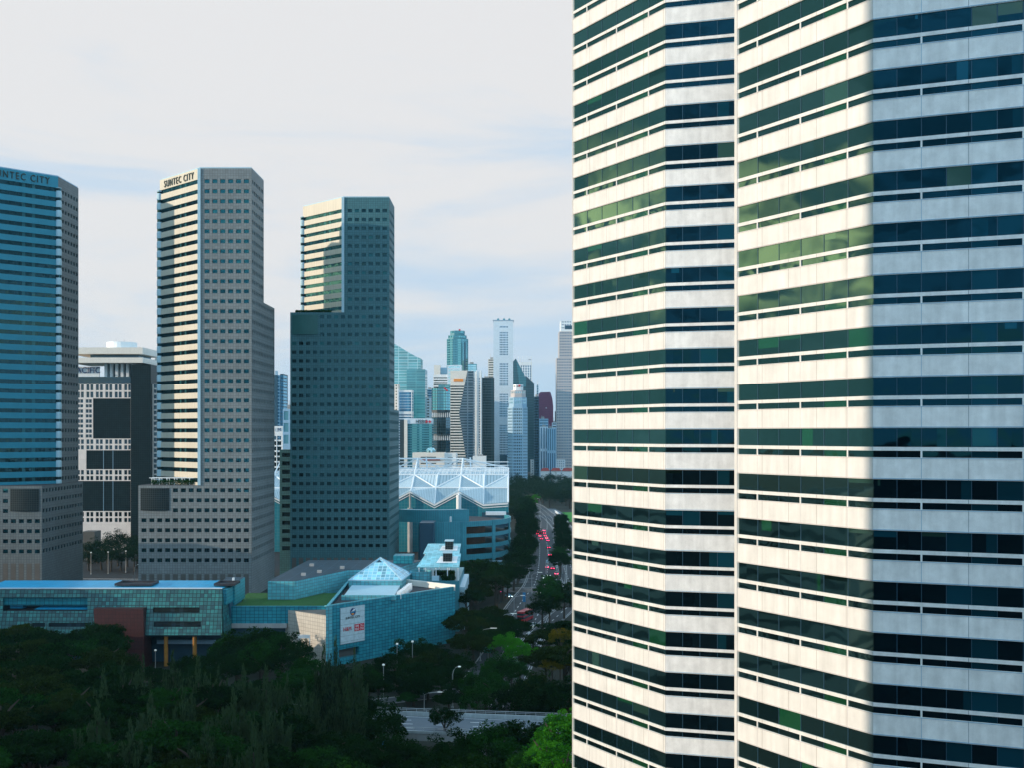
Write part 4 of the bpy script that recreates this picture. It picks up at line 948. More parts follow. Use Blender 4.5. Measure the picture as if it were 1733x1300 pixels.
lk = thing('mall_link', 'low blue tiled mall wing with a roof lawn, left of the corner mall', 'shopping mall')
d = 360
MB().box(X(378, d), X(553, d), d, d+1, Z(1056, d), Z(1027, d)).build('tiled_wall', M['bluetile'], lk)
MB().box(X(378, d), X(486, d), d-1, d-.1, Z(1063, d), Z(1056, d)).build('ledge', M['concrete'], lk)
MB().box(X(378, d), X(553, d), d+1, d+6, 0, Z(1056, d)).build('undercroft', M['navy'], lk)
MB().box(X(378, d), X(560, d), d+1, d+34, Z(1030, d)-1.2, Z(1030, d)).build('roof_lawn', M['lawn'], lk)
MB().prism([(X(370, 362), 362), (X(397, 362), 362), (X(411, 375), 378), (X(380, 375), 378)], Z(1025, 362), Z(989, 362)).build('stair_block', M['bluetile'], lk)
MB().prism([(X(371, 362), 362.5), (X(396, 362), 362.5), (X(409, 375), 377.5), (X(380, 375), 377.5)], Z(989, 362), Z(989, 362)+.15).build('stair_roof', M['roofnavy'], lk)
MB().box(X(398, 370), X(401, 370), 366, 367, Z(989, 362), Z(989, 362)+1.3).build('roof_vent', M['white'], lk)
db = thing('mall_hall', 'pale blue tiled hall with a dark flat roof behind the roof lawn', 'shopping mall')
zl, zt_ = 12, Z(985, 378)
pg = [(X(453, 378), 378), (X(499, 378), 378), (X(588, 408), 408), (-41, 413), (-33, 440), (-76, 440)]
MB().prism(pg, zl, zt_).build('tiled_wall', M['litetile'], db)
MB().prism([(p[0]*.997-.1, p[1]+.6) for p in pg], zt_, zt_+.12).build('dark_roof', M['roofnavy'], db)
MB().box(-43, -36, 428, 436, zt_, zt_+3).build('roof_box', M['bluetile'], db)
w = MB(); [w.box(x, x+1.5, y, y+1.2, zt_+.12, zt_+1) for x, y in ((-70, 392), (-66, 400), (-60, 412), (-72, 420), (-50, 425))]; w.build('roof_plant', M['concrete'], db)

pr = thing('corner_mall', 'blue tiled corner mall with a glass pyramid on its roof and a shop sign panel', 'shopping mall')
P1, P2, P3, P4 = Vector((X(552, 348), 348)), Vector((X(770.5, 392), 392)), Vector((X(682, 408), 408)), Vector((X(590, 411), 411))
zt1 = Z(1028, 348)
tw = (P2-P1).normalized(); nw = Vector((tw.y, -tw.x)); rz_ = math.atan2(tw.y, tw.x)
b = MB(); L = (P2-P1).length
# opening low in the wall under the banner
facade(b, lambda z, q: MB().face(q).build('shopfront', M['brownpanel'], pr), tuple(P1), tuple(P2), 0, zt1, [(5.0, 13.2)], [(2.0, 4.6)], 1.5)
b.build('tiled_wall', M['bluetile'], pr)
w = MB(); wallq(w, tuple(P4), tuple(P1), 0, zt1); wallq(w, tuple(P2), tuple(P3), 0, zt1); wallq(w, tuple(P3), tuple(P4), 0, zt1); w.build('rear_wall', M['bluetile'], pr)
q = lambda u, o: tuple(P1+tw*u-nw*o)
w = MB(); w.prism([q(0, 0), q(L, 0), q(L, .7), q(0, .7)], zt1, zt1+.35); w.prism([tuple(P1), tuple(P1-nw*.01+Vector((.8, 0))), tuple(P4+Vector((.8, 0))), tuple(P4)], zt1+.003, zt1+.353); w.build('coping', M['litetile'], pr)
w = MB(); w.prism([tuple(P3), tuple(P2), tuple(P2+Vector((0, -1))), tuple(P3+Vector((0, -1)))], zt1-1, zt1+.9); w.build('cream_parapet', M['creamp'], pr)
MB().prism([q(.7, .7), q(L-1, .7), (P3.x, P3.y-1), (P4.x+.9, P4.y-.3)], zt1-1.6, zt1-1.1).build('brown_roof', M['roofdark'], pr)
za, zb = zt1-.9, zt1+1.0
cpy = [(X(580, 368), 370), (X(666, 368), 370), (X(676, 394), 396), (X(594, 394), 396)]
MB().prism(cpy, zt1-1.1, zt1+.2).build('pale_canopy', M['pale_blue'], pr)
MB().prism([(cpy[0][0]-.6, 368.9), (cpy[1][0]+.6, 368.9), (cpy[1][0]+.6, 369.9), (cpy[0][0]-.6, 369.9)], zt1-1.1, zt1+.5).build('canopy_kerb', M['litetile'], pr)
w = MB(); [w.box(X(665+k*1.2, 372)+1.2, X(665+k*1.2, 372)+2.6, 372+k*3, 373.6+k*3, zt1-1.1, zt1+1.1) for k in range(8)]; w.build('roof_plant', M['white'], pr)
yb = 396.5; zb = Z(983, yb); xa_, xb_ = X(590, yb), X(680, yb); ap = ((xa_+xb_)/2+.6, yb+10, Z(944.5, yb+10))
py = MB(); cr_ = [(xa_, yb, zb), (xb_, yb, zb), (xb_+1.5, yb+20, zb), (xa_+2, yb+20, zb)]
for i in range(4):
    a, c = Vector(cr_[i]), Vector(cr_[(i+1) % 4]); L_ = (c-a).length; h = 12; py.face([a, c, Vector(ap)], [(0, 0), (L_, 0), (L_/2, h)])
pyo = py.build('pyramid', M['pyramid'], pr)
w = MB()
for c in cr_: w.tube([c, ap], .22, 5)
for i in range(4): w.tube([cr_[i], cr_[(i+1) % 4]], .25, 5)
w.build('pyramid_rib', M['pale_blue'], pyo)
v = Vector(ap)*.80+(Vector(cr_[0])+Vector(cr_[1]))*.1; MB().face([v+Vector((-.9, -.15, 0)), v+Vector((0, -.28, -.9)), v+Vector((.9, -.15, 0)), v+Vector((0, .0, .9))]).build('pyramid_vent', M['navy'], pyo)
MB().prism([(xa_, yb), (xb_, yb), (xb_+1.5, yb+20), (xa_+2, yb+20)], zt1-1.5, zb-.05).build('pyramid_base', M['litetile'], pr)
# lit wing
Wa, Wb_, Wc = Vector((X(483, 361), 361)), Vector((X(551.5, 347), 347.0)), Vector((X(551.5, 347), 360))
ztw = Z(1042.5, 347)
w = MB(); wallq(w, tuple(Wa), tuple(Wb_), 0, Z(1031.5, 361)-.2, ztw); w.build('cream_wall', M['creamtile'], pr)
MB().face([(*Wa, Z(1031.5, 361)-.3), (*Wb_, ztw-.1), (*Wc, ztw-.1)]).build('wing_roof', M['brownpanel'], pr)
MB().face([(P1.x-.05, 347.5, 0), (P1.x+1.6, P1.y-.05+1.2, 0), (P1.x+1.6, P1.y-.05+1.2, zt1+.2), (P1.x-.05, 347.5, zt1+.2)]).build('corner_strip', M['litetile'], pr)
# banner: u 4.2..15 along the wall
def onwall(u, z, o=.25): v = P1+tw*u+nw*o; return (v.x, v.y, z)
def wrect(u0, u1, z0, z1, o, m_, nm, parent): 
    b = MB(); a = [onwall(u0, z0, o), onwall(u1, z0, o), onwall(u1, z1, o), onwall(u0, z1, o)]; c = [onwall(u0, z0, 0.01), onwall(u1, z0, .01), onwall(u1, z1, .01), onwall(u0, z1, .01)]
    b.face(a, [(0, z0-z1), (u1-u0, z0-z1), (u1-u0, 0), (0, 0)])
    for i in range(4): j = (i+1) % 4; b.face([c[i], c[j], a[j], a[i]])
    return b.build(nm, m_, parent)
# solve wall coordinate for photo column
def ucol(x):
    k = (x-CX)/F; return (k*P1.y-P1.x)/(tw.x-k*tw.y)
def zrow(x, y): u = ucol(x); return Z(y, (P1+tw*u).y)
u0, u1 = ucol(575.5), ucol(616); zb_, zt_ = zrow(575, 1092), zrow(575, 1030.5)
bn = wrect(u0, u1, zb_, zt_, .3, M['banner'], 'sign_panel', pr)
uc = (u0+u1)/2; rr = 1.15; zc = zrow(596, 1036.2)
disc = MB(); n = 28; disc.face([onwall(uc+rr*math.cos(2*math.pi*k/n), zc+rr*math.sin(2*math.pi*k/n), .36) for k in range(n)]); disc.build('logo_disc', M['lettersblue'], bn)
sw = MB(); sw.face([onwall(uc+a, zc+c, .40) for a, c in ((-.95, -.1), (-.4, .15), (.3, .2), (.9, .45), (.6, .8), (.15, .95), (.1, .55), (-.4, .4))]); sw.build('logo_sweep', M['white'], bn)
sw = MB(); sw.face([onwall(uc+a, zc+c, .40) for a, c in ((-.8, -.5), (-.2, -.35), (.5, -.5), (.1, -.9), (-.4, -.85))]); sw.build('logo_sweep', M['orange'], bn)
sw = MB(); sw.face([onwall(uc+a, zc+c, .40) for a, c in ((-.85, -.35), (-.3, -.2), (.8, -.1), (.85, .15), (0, .05), (-.85, 0))]); sw.build('logo_sweep', M['roofblue'], bn)
text('SUNTEC CITY', .95, onwall(uc, zrow(596, 1045.5), .36), M['letters'], bn, rz=rz_, xs=1.0, ext=.04)
text('H&M', 1.75, onwall(u0+(u1-u0)*.27, zrow(587, 1065.5), .36), M['red'], bn, rz=rz_, xs=.9, ext=.04)
for k, s_ in ((0, 'UNI\nQLO'), (1, '\u30e6\u30cb\n\u30af\u30ed')):
    a = u0+(u1-u0)*(.57+.20*k); zz_ = zrow(607, 1062); wrect(a, a+2.0, zz_-1.05, zz_+1.05, .36, M['red'], 'sign_square', bn)
    text(s_, .92, onwall(a+1.0, zz_, .38), M['white'], bn, rz=rz_, xs=.85, ext=.03, name='lettering')
# terrace block and glass pavilions
tb = thing('roof_terrace', 'planted terrace block with a round pale drum behind the corner mall', 'terrace')
zt_ = 17.6
MB().box(-37, X(777, 412), 412.5, 455, 0, zt_).build('terrace_base', M['tealclad'], tb)
MB().box(X(777, 412)+.02, X(786, 412), 416, 455, 0, 15).build('side_wall', M['pale_blue'], tb)
MB().lathe((X(712, 417), 417, zt_), [(3.9, 0), (3.9, 3.0), (3.6, 3.0), (3.6, 2.4), (0, 2.4)], 28).build('drum', M['litetile'], tb)
MB().box(X(733, 420), X(745, 420), 413.5, 414.5, zt_, zt_+1.6).build('terrace_box', M['pale_blue'], tb)
for k, (ya, yb_, dd, dep, lab) in enumerate(((960, 937.5, 414, 13, 'nearer glass roofed pavilion with a louvred box on top, beside the pale drum'), (937.5, 921, 430, 14, 'farther glass roofed pavilion with a louvred box on top, behind the nearer one'))):
    pv = thing('pavilion', lab, 'pavilion'); za_, zb_ = Z(ya, dd), Z(yb_, dd+dep); x0, x1 = X(705 if k == 0 else 716, dd), X(777.3, dd)
    s0 = 2.4 if k == 0 else .8
    def rp(u, v, h=0): return (x0+s0*v+(x1-x0-s0*v)*u, dd+dep*v, za_+(zb_-za_)*v+h)
    MB().face([rp(0, 0), rp(1, 0), rp(1, 1), rp(0, 1)]).face([rp(0, 0, -.3), rp(0, 1, -.3), rp(1, 1, -.3), rp(1, 0, -.3)]).face([rp(0, 0, -.3), rp(1, 0, -.3), rp(1, 0), rp(0, 0)]).face([rp(1, 0, -.3), rp(1, 1, -.3), rp(1, 1), rp(1, 0)]).build('glass_roof', M['roofteal'], pv)
    MB().face([rp(.42, .25, .12), rp(.93, .25, .12), rp(.93, .75, .12), rp(.46, .75, .12)]).build('white_deck', M['white'], pv)
    a, c = rp(.58, .3), rp(.80, .3); MB().box(a[0], c[0], dd+dep*.35, dd+dep*.7, a[2], a[2]+3.2).build('louvred_box', M['louvre'], pv)
    MB().box(a[0]-.2, c[0]+.2, dd+dep*.33, dd+dep*.72, a[2]+3.2, a[2]+3.5).build('box_roof', M['pale_blue'], pv)
    for u in (.05, .2, .45, .72, .97):
        p = rp(u, .04, -.3); MB().tube([(p[0], p[1], zt_), p], .18, 6).build('post', M['truss'], pv)
for x0, x1, y0, y1, lab in ((735, 769, 421, 424, 'far clipped hedge under the glass pavilion'), (748, 770, 413.6, 415.5, 'near clipped hedge at the terrace edge under the glass pavilion')):
    pass

# ================================================================== FLYOVER, GANTRIES, LAMPS
fo = thing('flyover', 'grey concrete flyover with white parapets crossing the trees at the bottom', 'flyover')
def fl(x, y, z): d_ = (HC-z)*F/(y-YH); return Vector((X(x, d_), d_, z))
zf = 7.0; La, Lb = fl(600, 1209, zf), fl(970, 1222, zf); Fa, Fb = fl(600, 1237, zf), fl(970, 1252, zf)
ext = lambda a, c, k: a+(c-a)*k
La, Lb = ext(La, Lb, -.3), ext(La, Lb, 1.2); Fa, Fb = ext(Fa, Fb, -.3), ext(Fa, Fb, 1.2)
MB().face([Fa, Fb, Lb, La]).build('deck', M['asphalt_lt'], fo)
dn = Vector((0, 0, -1.6)); MB().face([Fa+dn, Fb+dn, Fb, Fa]).face([La, Lb, Lb+dn, La+dn]).face([La+dn, Lb+dn, Fb+dn, Fa+dn]).build('girder', M['concrete'], fo)
for A_, B_, s_, nm in ((La, Lb, 1, 'far_parapet'), (Fa, Fb, -1, 'near_parapet')):
    t_ = (B_-A_).normalized(); n_ = Vector((-t_.y, t_.x, 0))*.18; h_ = Vector((0, 0, .95 if s_ > 0 else .45))
    w = MB(); c = [A_-n_, B_-n_, B_+n_, A_+n_]; w.prism([(p.x, p.y) for p in c], zf-.1, zf+h_.z); w.build('parapet', M['parapet'], fo)
    w = MB(); L = (B_-A_).length; k = 0
    w.tube([A_+h_+Vector((0, 0, .7)), B_+h_+Vector((0, 0, .7))], .07, 5); w.tube([A_+h_+Vector((0, 0, .38)), B_+h_+Vector((0, 0, .38))], .045, 5)
    while k < L: p = A_+t_*k+h_; w.tube([p, p+Vector((0, 0, .7))], .05, 4); k += 2.2
    w.build('railing', M['steel'], fo)
b = MB()
for k in (.27, .5, .73):
    a, c = La.lerp(Fa, k), Lb.lerp(Fb, k); dashes(b, [(a.x, a.y), (c.x, c.y)], zf+.006, .22, 3, 5)
for k in (.06, .93): a, c = La.lerp(Fa, k), Lb.lerp(Fb, k); dashes(b, [(a.x, a.y), (c.x, c.y)], zf+.006, .22, 900, .01)
b.build('lane_marking', M['paint'], fo)
for k in (.1, .35, .6, .85): p = La.lerp(Lb, k).lerp(Fa.lerp(Fb, k), .5); MB().lathe((p.x, p.y, 0), [(1, 0), (1, 4.4), (3, 5.5)], 12).build('pier', M['concrete'], fo)

def lamp(x, y, h, arm=1, head='cobra', lab=None, double=False, cat='street lamp'):
    gx, gy = G(x, y); r = thing('street_lamp', lab, cat, (gx, gy, 0), group='street lamps')
    m_ = MB()
    if head == 'cobra':
        pts = [(0, 0, 0), (0, 0, h*.86), (arm*.5, 0, h*.96), (arm*1.6, 0, h)]; m_.tube(pts, [.14, .10, .07, .05], 8)
        MB().box(min(arm*1.5, arm*2.5), max(arm*1.5, arm*2.5), -.2, .2, h-.05, h+.12).build('lamp_head', M['lens'], r)
    elif head == 'arch':
        pts = [(0, 0, 0), (0, 0, h*.8), (arm*.25, 0, h*.9), (arm*.8, 0, h*.97), (arm*1.6, 0, h)]; m_.tube(pts, [.16, .13, .1, .09, .07], 8)
        MB().lathe((arm*1.7, 0, h-.1), [(0, -.15), (.45, -.1), (.3, .15), (0, .2)], 12).build('lamp_head', M['lens'], r)
    else:
        m_.tube([(0, 0, 0), (0, 0, h)], [.13, .08], 8); MB().lathe((0, 0, h), [(0, -.1), (.35, 0), (.35, .35), (0, .5)], 12).build('lamp_head', M['lens'], r)
    m_.build('pole', M['steel'], r, True); MB().lathe((0, 0, 0), [(.3, 0), (.3, .4), (.15, .5)], 10).build('base', M['concrete'], r); return r
lamp(649, 1190, 9.5, 1, 'post', 'slender post lamp left of the paved lane above the flyover')
lamp(766, 1199, 10.5, 1.0, 'arch', 'tall curved pale lamp just behind the flyover parapet')
lamp(778, 1204, 5, 1, 'post', 'short bollard-like lamp post right beside the tall curved lamp')
lamp(718, 1203, 4.5, 2.2, 'cobra', 'low arm lamp behind the middle of the flyover')
lamp(263, 1135, 5.6, 1, 'post', 'left of two post lamps before the mall columns')
lamp(356, 1135, 6.0, 1, 'post', 'right of two post lamps before the mall columns')
lamp(672, 1140, 8.2, 1, 'post', 'left of two pale poles before the corner mall wall')
lamp(698, 1142, 9.2, 1, 'post', 'right of two pale poles before the corner mall wall')
lamp(870, 1050, 9, 1.6, 'cobra', 'arm lamp over the lower road right of the bus')
lamp(849, 1085, 9, 2.0, 'cobra', 'arm lamp over the trees left of the slip road')
lamp(813, 1120, 10, 2.0, 'cobra', 'arm lamp above the green road sign')
lamp(900, 1005, 9, 1.8, 'cobra', 'arm lamp left of the crossing')
lamp(939, 893, 12, 1, 'post', 'tall pale lamp beside the bright lawn')
lamp(914, 868, 12, -1, 'cobra', 'tall pale lamp where the boulevard bends')
for k, (x_, y_) in enumerate(((154, 973), (183, 972), (213, 970))):
    lamp(x_, y_, 10.5, 1, 'post', ('left', 'middle', 'right')[k]+' of three faint poles in the dark street between the left towers')
lamp(228, 990, 9, .8, 'cobra', 'bright headed lamp close to the left edge of the middle grey tower')
def gantry(x0, x1, y, hy, lab, m_='pale_blue'):
    gx0, gy = G(x0, y); gx1 = X(x1, gy); z_ = Z(hy, gy); r = thing('sign_gantry', lab, 'gantry', ((gx0+gx1)/2, gy, 0)); w = (gx1-gx0)/2
    MB().box(-w, w, -.6, .6, z_-.55, z_+.55).build('beam', M[m_], r)
    for s_ in (-1, 1): MB().box(s_*w-.2, s_*w+.2, -.2, .2, 0, z_-.5).build('leg', M['steel'], r)
    return r
gantry(815, 880, 976, 951.5, 'long pale footbridge beam at the foot of the round car park', 'bluegrey')
gantry(924, 952.5, 972, 951, 'short pale gantry spanning the boulevard between the tree rows', 'pale_blue')
gantry(832, 847, 1000, 981.5, 'small blue overhead sign beam above a lone red tail lit car', 'signblue')
def sign(x, y, w, h, z_, lab, m_):
    gx, gy = G(x, y); r = thing('road_sign', lab, 'sign', (gx, gy, 0)); MB().box(-w/2, w/2, -.08, .08, z_, z_+h).build('panel', M[m_], r); MB().tube([(0, .15, 0), (0, .15, z_+h*.8)], .1, 6).build('post', M['steel'], r); return r
sign(849.5, 1100, 1.0, 3.0, 4.3, 'upright blue banner sign above the bright green tree', 'signblue')
sign(887, 1042, 1.1, 3.6, 5.0, 'upright blue banner sign near the red bus', 'signblue')
sign(826, 1130, 2.4, 1.7, 4.2, 'green road sign half hidden in the trees', 'signteal')
s_ = sign(647.5, 1330, 1.1, 3.4, 6.0, 'small blue banner at the bottom edge among dark trees', 'signblue')
gx, gy = G(524, 1135); r = thing('mast_sign', 'pale mast with a white cantilevered sign board before the sunlit cream wall', 'sign', (gx, gy, 0))
MB().tube([(0, 0, 0), (0, 0, 10.3)], .14, 6).build('mast', M['white'], r); MB().box(-3.4, -.2, -.1, .1, 9.3, 10.3).build('board', M['white'], r)

# ================================================================== VEHICLES
def make_car(col, name='parked_car'):
    m_ = mat('car_paint', col, .3, var=.04, spec=.6); r = thing(name, None, 'car')
    prof = [(-2.2, .35), (2.2, .35), (2.25, .75), (1.9, .95), (1.0, 1.0), (-1.6, 1.02), (-2.2, .9)]
    def ex(b, prof, w0, w1, zc):
        n = len(prof); wz = lambda z: w0 if z < zc else w1
        Lp = [(-wz(z), y, z) for y, z in prof]; Rp = [(wz(z), y, z) for y, z in prof]
        b.face(Lp[::-1]); b.face(Rp)
        for i in range(n): j = (i+1) % n; b.face([Lp[i], Rp[i], Rp[j], Lp[j]][::-1])
    b = MB(); ex(b, prof, .88, .86, .9); b.build('body', m_, r)
    b = MB(); ex(b, [(-1.75, 1.0), (1.0, 1.0), (.3, 1.42), (-1.3, 1.42)], .8, .66, 1.2); b.build('cabin_window', GL['dark'], r)
    MB().box(-.62, .62, -1.25, .25, 1.42, 1.46).build('roof', m_, r)
    for x_ in (-.85, .85):
        for y_ in (-1.35, 1.35):
            w = MB(); w.lathe((0, 0, 0), [(0, -.1), (.32, -.1), (.32, .1), (0, .1)], 12); o = w.build('wheel', M['tyre'], r); o.location = (x_, y_, .32); o.rotation_euler = (0, R(90), 0)
    for s_ in (-1, 1):
        MB().box(s_*.62-.2, s_*.62+.2, -2.27, -2.18, .62, .86).build('tail_light', M['tail'], r)
        MB().box(s_*.62-.2, s_*.62+.2, 2.2, 2.29, .6, .78).build('headlight', M['head'], r)
    return r
protos = {}
def car(x, y, col, lab, face=0, name='car', group='cars on the boulevard'):
    gx, gy = G(x, y)
    if col not in protos: protos[col] = make_car(dict(white=(.7, .7, .7), grey=(.2, .21, .23), dark=(.02, .02, .025), red=(.35, .02, .02), silver=(.45, .47, .5), blue=(.03, .1, .25), taxi=(.02, .16, .3))[col]); o = protos[col]
    else: o = copy_tree(protos[col])
    o.name = name; o.location = (gx, gy, .02); o.rotation_euler = (0, 0, face); tag(o, lab, 'car', group); return o
cl = [(908, 901), (914, 901.5), (920.5, 900), (909.5, 905.5), (921, 904.5), (915, 905), (913.5, 909.5), (922.5, 909), (916, 914), (925, 913), (906, 898), (927, 917)]
cn = ['dark', 'silver', 'white', 'grey', 'dark', 'red', 'silver', 'grey', 'dark', 'white', 'grey', 'blue']
for (x_, y_), c_ in zip(cl, cn): car(x_, y_, c_, 'car with red tail lamps in the queue on the boulevard bend', R(2), group='queue of braking cars')
for x_, y_, c_, lab, f_ in ((928.5, 929, 'dark', 'dark car braking just below the queue, upper of two', 0), (930.5, 941.5, 'grey', 'grey car braking just above the short gantry', 0),
        (941.5, 973.5, 'white', 'white car with red tail lamps below the short gantry', 0), (925.5, 962.5, 'white', 'pale car just under the left end of the short gantry', 0),
        (935, 964.5, 'red', 'red brown car under the middle of the short gantry', 0), (929, 976.5, 'dark', 'dark car with lit headlamps below the short gantry', R(180)), (921.5, 980.5, 'silver', 'silver car at the left kerb below the gantry', R(180)),
        (925.5, 988, 'red', 'dark red car near the crossing', 0), (912, 1006, 'dark', 'car with one bright lamp left of the crossing', R(180)), (861, 1012, 'taxi', 'blue taxi on the service road under the trees', R(200)),
        (839.5, 978, 'red', 'red car alone behind the blue sign beam', 0), (968, 988, 'white', 'white car with red lamps at the edge of the striped tower', 0), (902.5, 1062, 'silver', 'silver car on the slip road below the bus', R(160)),
        (845, 1004, 'blue', 'violet blue parked car among trees', R(30)), (897, 860, 'red', 'dark red car far up at the boulevard bend', R(60)), (963.5, 918, 'grey', 'grey van-like car on the opposite carriageway', R(180))):
    car(x_, y_, c_, lab, f_)
# bus
gx, gy = G(889, 1052); bus = thing('bus', 'red double deck bus seen from behind on the lower road', 'bus', (gx, gy, .02), R(-20))
pm = mat('bus_paint', (.38, .02, .03), .35, var=.06); MB().box(-1.25, 1.25, -5.5, 5.5, .35, 1.4).box(-1.25, 1.25, -5.5, 5.5, 2.2, 2.7).box(-1.25, 1.25, -5.5, 5.5, 3.5, 4.1).build('body', pm, bus)
MB().box(-1.2, 1.2, -5.4, 5.4, 1.4, 2.2).box(-1.2, 1.2, -5.4, 5.4, 2.7, 3.5).build('window_band', GL['dark'], bus)
for x_ in (-1.1, 1.1):
    for y_ in (-3.4, 3.6): o = MB().lathe((0, 0, 0), [(0, -.15), (.5, -.15), (.5, .15), (0, .15)], 14).build('wheel', M['tyre'], bus); o.location = (x_, y_, .5); o.rotation_euler = (0, R(90), 0)
    MB().box(x_*.85-.1, x_*.85+.1, -5.58, -5.5, .8, 1.1).build('tail_light', M['tail'], bus)

# ================================================================== TREES
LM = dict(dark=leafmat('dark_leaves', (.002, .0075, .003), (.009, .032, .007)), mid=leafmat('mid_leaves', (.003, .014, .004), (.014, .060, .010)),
          bright=leafmat('bright_leaves', (.006, .040, .005), (.045, .21, .015)), olive=leafmat('olive_leaves', (.004, .011, .003), (.020, .038, .008)),
          yellow=leafmat('yellow_leaves', (.02, .026, .004), (.15, .125, .012)), cas=leafmat('needle_leaves', (.006, .018, .009), (.046, .085, .038)),
          far=leafmat('far_leaves', (.004, .012, .007), (.014, .034, .015)))
M['hedge'] = LM['mid']
def crown_mesh(name, kind, m_, seed, nq=6500):
    rg = np.random.default_rng(seed)
    if kind == 'cas':
        ns = 34; ang = rg.uniform(0, 6.28, ns); rad = np.sqrt(rg.uniform(0, 1, ns))*.62; hh = rg.uniform(.62, 1.0, ns)*(1-.35*rad)
        rad[0] = 0; hh[0] = 1.0; w = rg.uniform(.16, .27, ns)
        k = rg.integers(0, ns, nq); t = rg.beta(1.1, 1.5, nq); z = .10+(hh[k]-.10)*t
        r = w[k]*(1-t)**.55*np.sqrt(rg.uniform(.05, 1, nq)); a = rg.uniform(0, 6.28, nq)
        lean = rad[k]*(.35+.65*t)
        c = np.stack([lean*np.cos(ang[k])+r*np.cos(a), lean*np.sin(ang[k])+r*np.sin(a), z], 1)
        d1 = np.stack([np.cos(a)*.5, np.sin(a)*.5, rg.uniform(.2, 1.2, nq)], 1)+rg.normal(0, .3, (nq, 3)); ln = rg.uniform(.018, .042, nq); wd = rg.uniform(.010, .018, nq)
    else:
        nc = {'round': 70, 'umbrella': 80, 'dense': 100}[kind]; rz = {'round': .75, 'umbrella': .38, 'dense': .9}[kind]
        u = rg.normal(0, 1, (nc, 3)); u /= np.linalg.norm(u, axis=1)[:, None]; u[:, 2] = np.where(u[:, 2] < -.25, -u[:, 2]*.6, u[:, 2])
        rad = rg.uniform(.62, .98, nc)*(1+.18*np.sin(3*np.arctan2(u[:, 1], u[:, 0])+seed)); cc = u*rad[:, None]*.85; cc[:, 2] *= rz
        if kind == 'umbrella': cc[:, 2] = np.round(cc[:, 2]/.12)*.12+rg.normal(0, .02, nc)
        cr = rg.uniform(.12, .26, nc); k = rg.integers(0, nc, nq)
        v = rg.normal(0, 1, (nq, 3)); v /= np.linalg.norm(v, axis=1)[:, None]; v *= (rg.uniform(.35, 1, nq)**.6)[:, None]
        v[:, 2] *= .55 if kind != 'umbrella' else .3
        c = cc[k]+v*cr[k][:, None]; d1 = rg.normal(0, 1, (nq, 3)); d1[:, 2] *= .6; ln = rg.uniform(.016, .042, nq); wd = ln*rg.uniform(.45, .8, nq)
    d1 /= np.linalg.norm(d1, axis=1)[:, None]; up_ = rg.normal(0, 1, (nq, 3)); d2 = np.cross(d1, up_); d2 /= np.linalg.norm(d2, axis=1)[:, None]
    A_ = d1*ln[:, None]; B_ = d2*wd[:, None]
    V = np.stack([c-A_, c+B_, c+A_, c-B_], 1).reshape(-1, 3)
    me = bpy.data.meshes.new(name); me.vertices.add(len(V)); me.vertices.foreach_set('co', V.ravel().astype(np.float32))
    me.loops.add(4*nq); me.loops.foreach_set('vertex_index', np.arange(4*nq, dtype=np.int32)); me.polygons.add(nq)
    me.polygons.foreach_set('loop_start', np.arange(0, 4*nq, 4, dtype=np.int32)); me.materials.append(m_); me.update(calc_edges=True); me.validate(); return me
def trunk_mesh(kind, seed):
    rg = random.Random(seed); b = MB(); h = .9 if kind == 'cas' else .45
    b.tube([(0, 0, -1.0), (.02, .01, -.5), (.0, .03, 0), (.03, 0, h*.4)], [.075, .055, .042, .02], 7)
    if kind != 'cas':
        for i in range(7):
            a = i*.9+rg.uniform(-.3, .3); l = rg.uniform(.35, .55); z0 = rg.uniform(-.45, 0)
            b.tube([(0, 0, z0), (math.cos(a)*l*.5, math.sin(a)*l*.5, z0+.15), (math.cos(a)*l, math.sin(a)*l, z0+.24)], [.03, .02, .008], 5)
    o = b.build('trunk', M['bark']); me = o.data; bpy.data.objects.remove(o); return me
CR = {}; nmk = dict(round='round', umbrella='umbrella', dense='dense', cas='cas')
for kd, cl_, ns, nq in (('umbrella', 'dark', 3, 9000), ('umbrella', 'mid', 2, 9000), ('umbrella', 'olive', 1, 9000), ('round', 'dark', 3, 7500), ('round', 'mid', 2, 7500), ('round', 'bright', 2, 9000), ('round', 'olive', 2, 7500),
                    ('round', 'yellow', 1, 7500), ('dense', 'dark', 2, 7500), ('dense', 'far', 3, 3200), ('cas', 'cas', 3, 20000)):
    CR[(kd, cl_)] = [crown_mesh('crown', kd, LM[cl_], 11*i+hash_ if False else 11*i+len(kd)*7+len(cl_), nq) for i, hash_ in zip(range(ns), range(ns))]
TR = {k: [trunk_mesh(k, i) for i in range(2)] for k in ('round', 'cas')}
ti = [0]
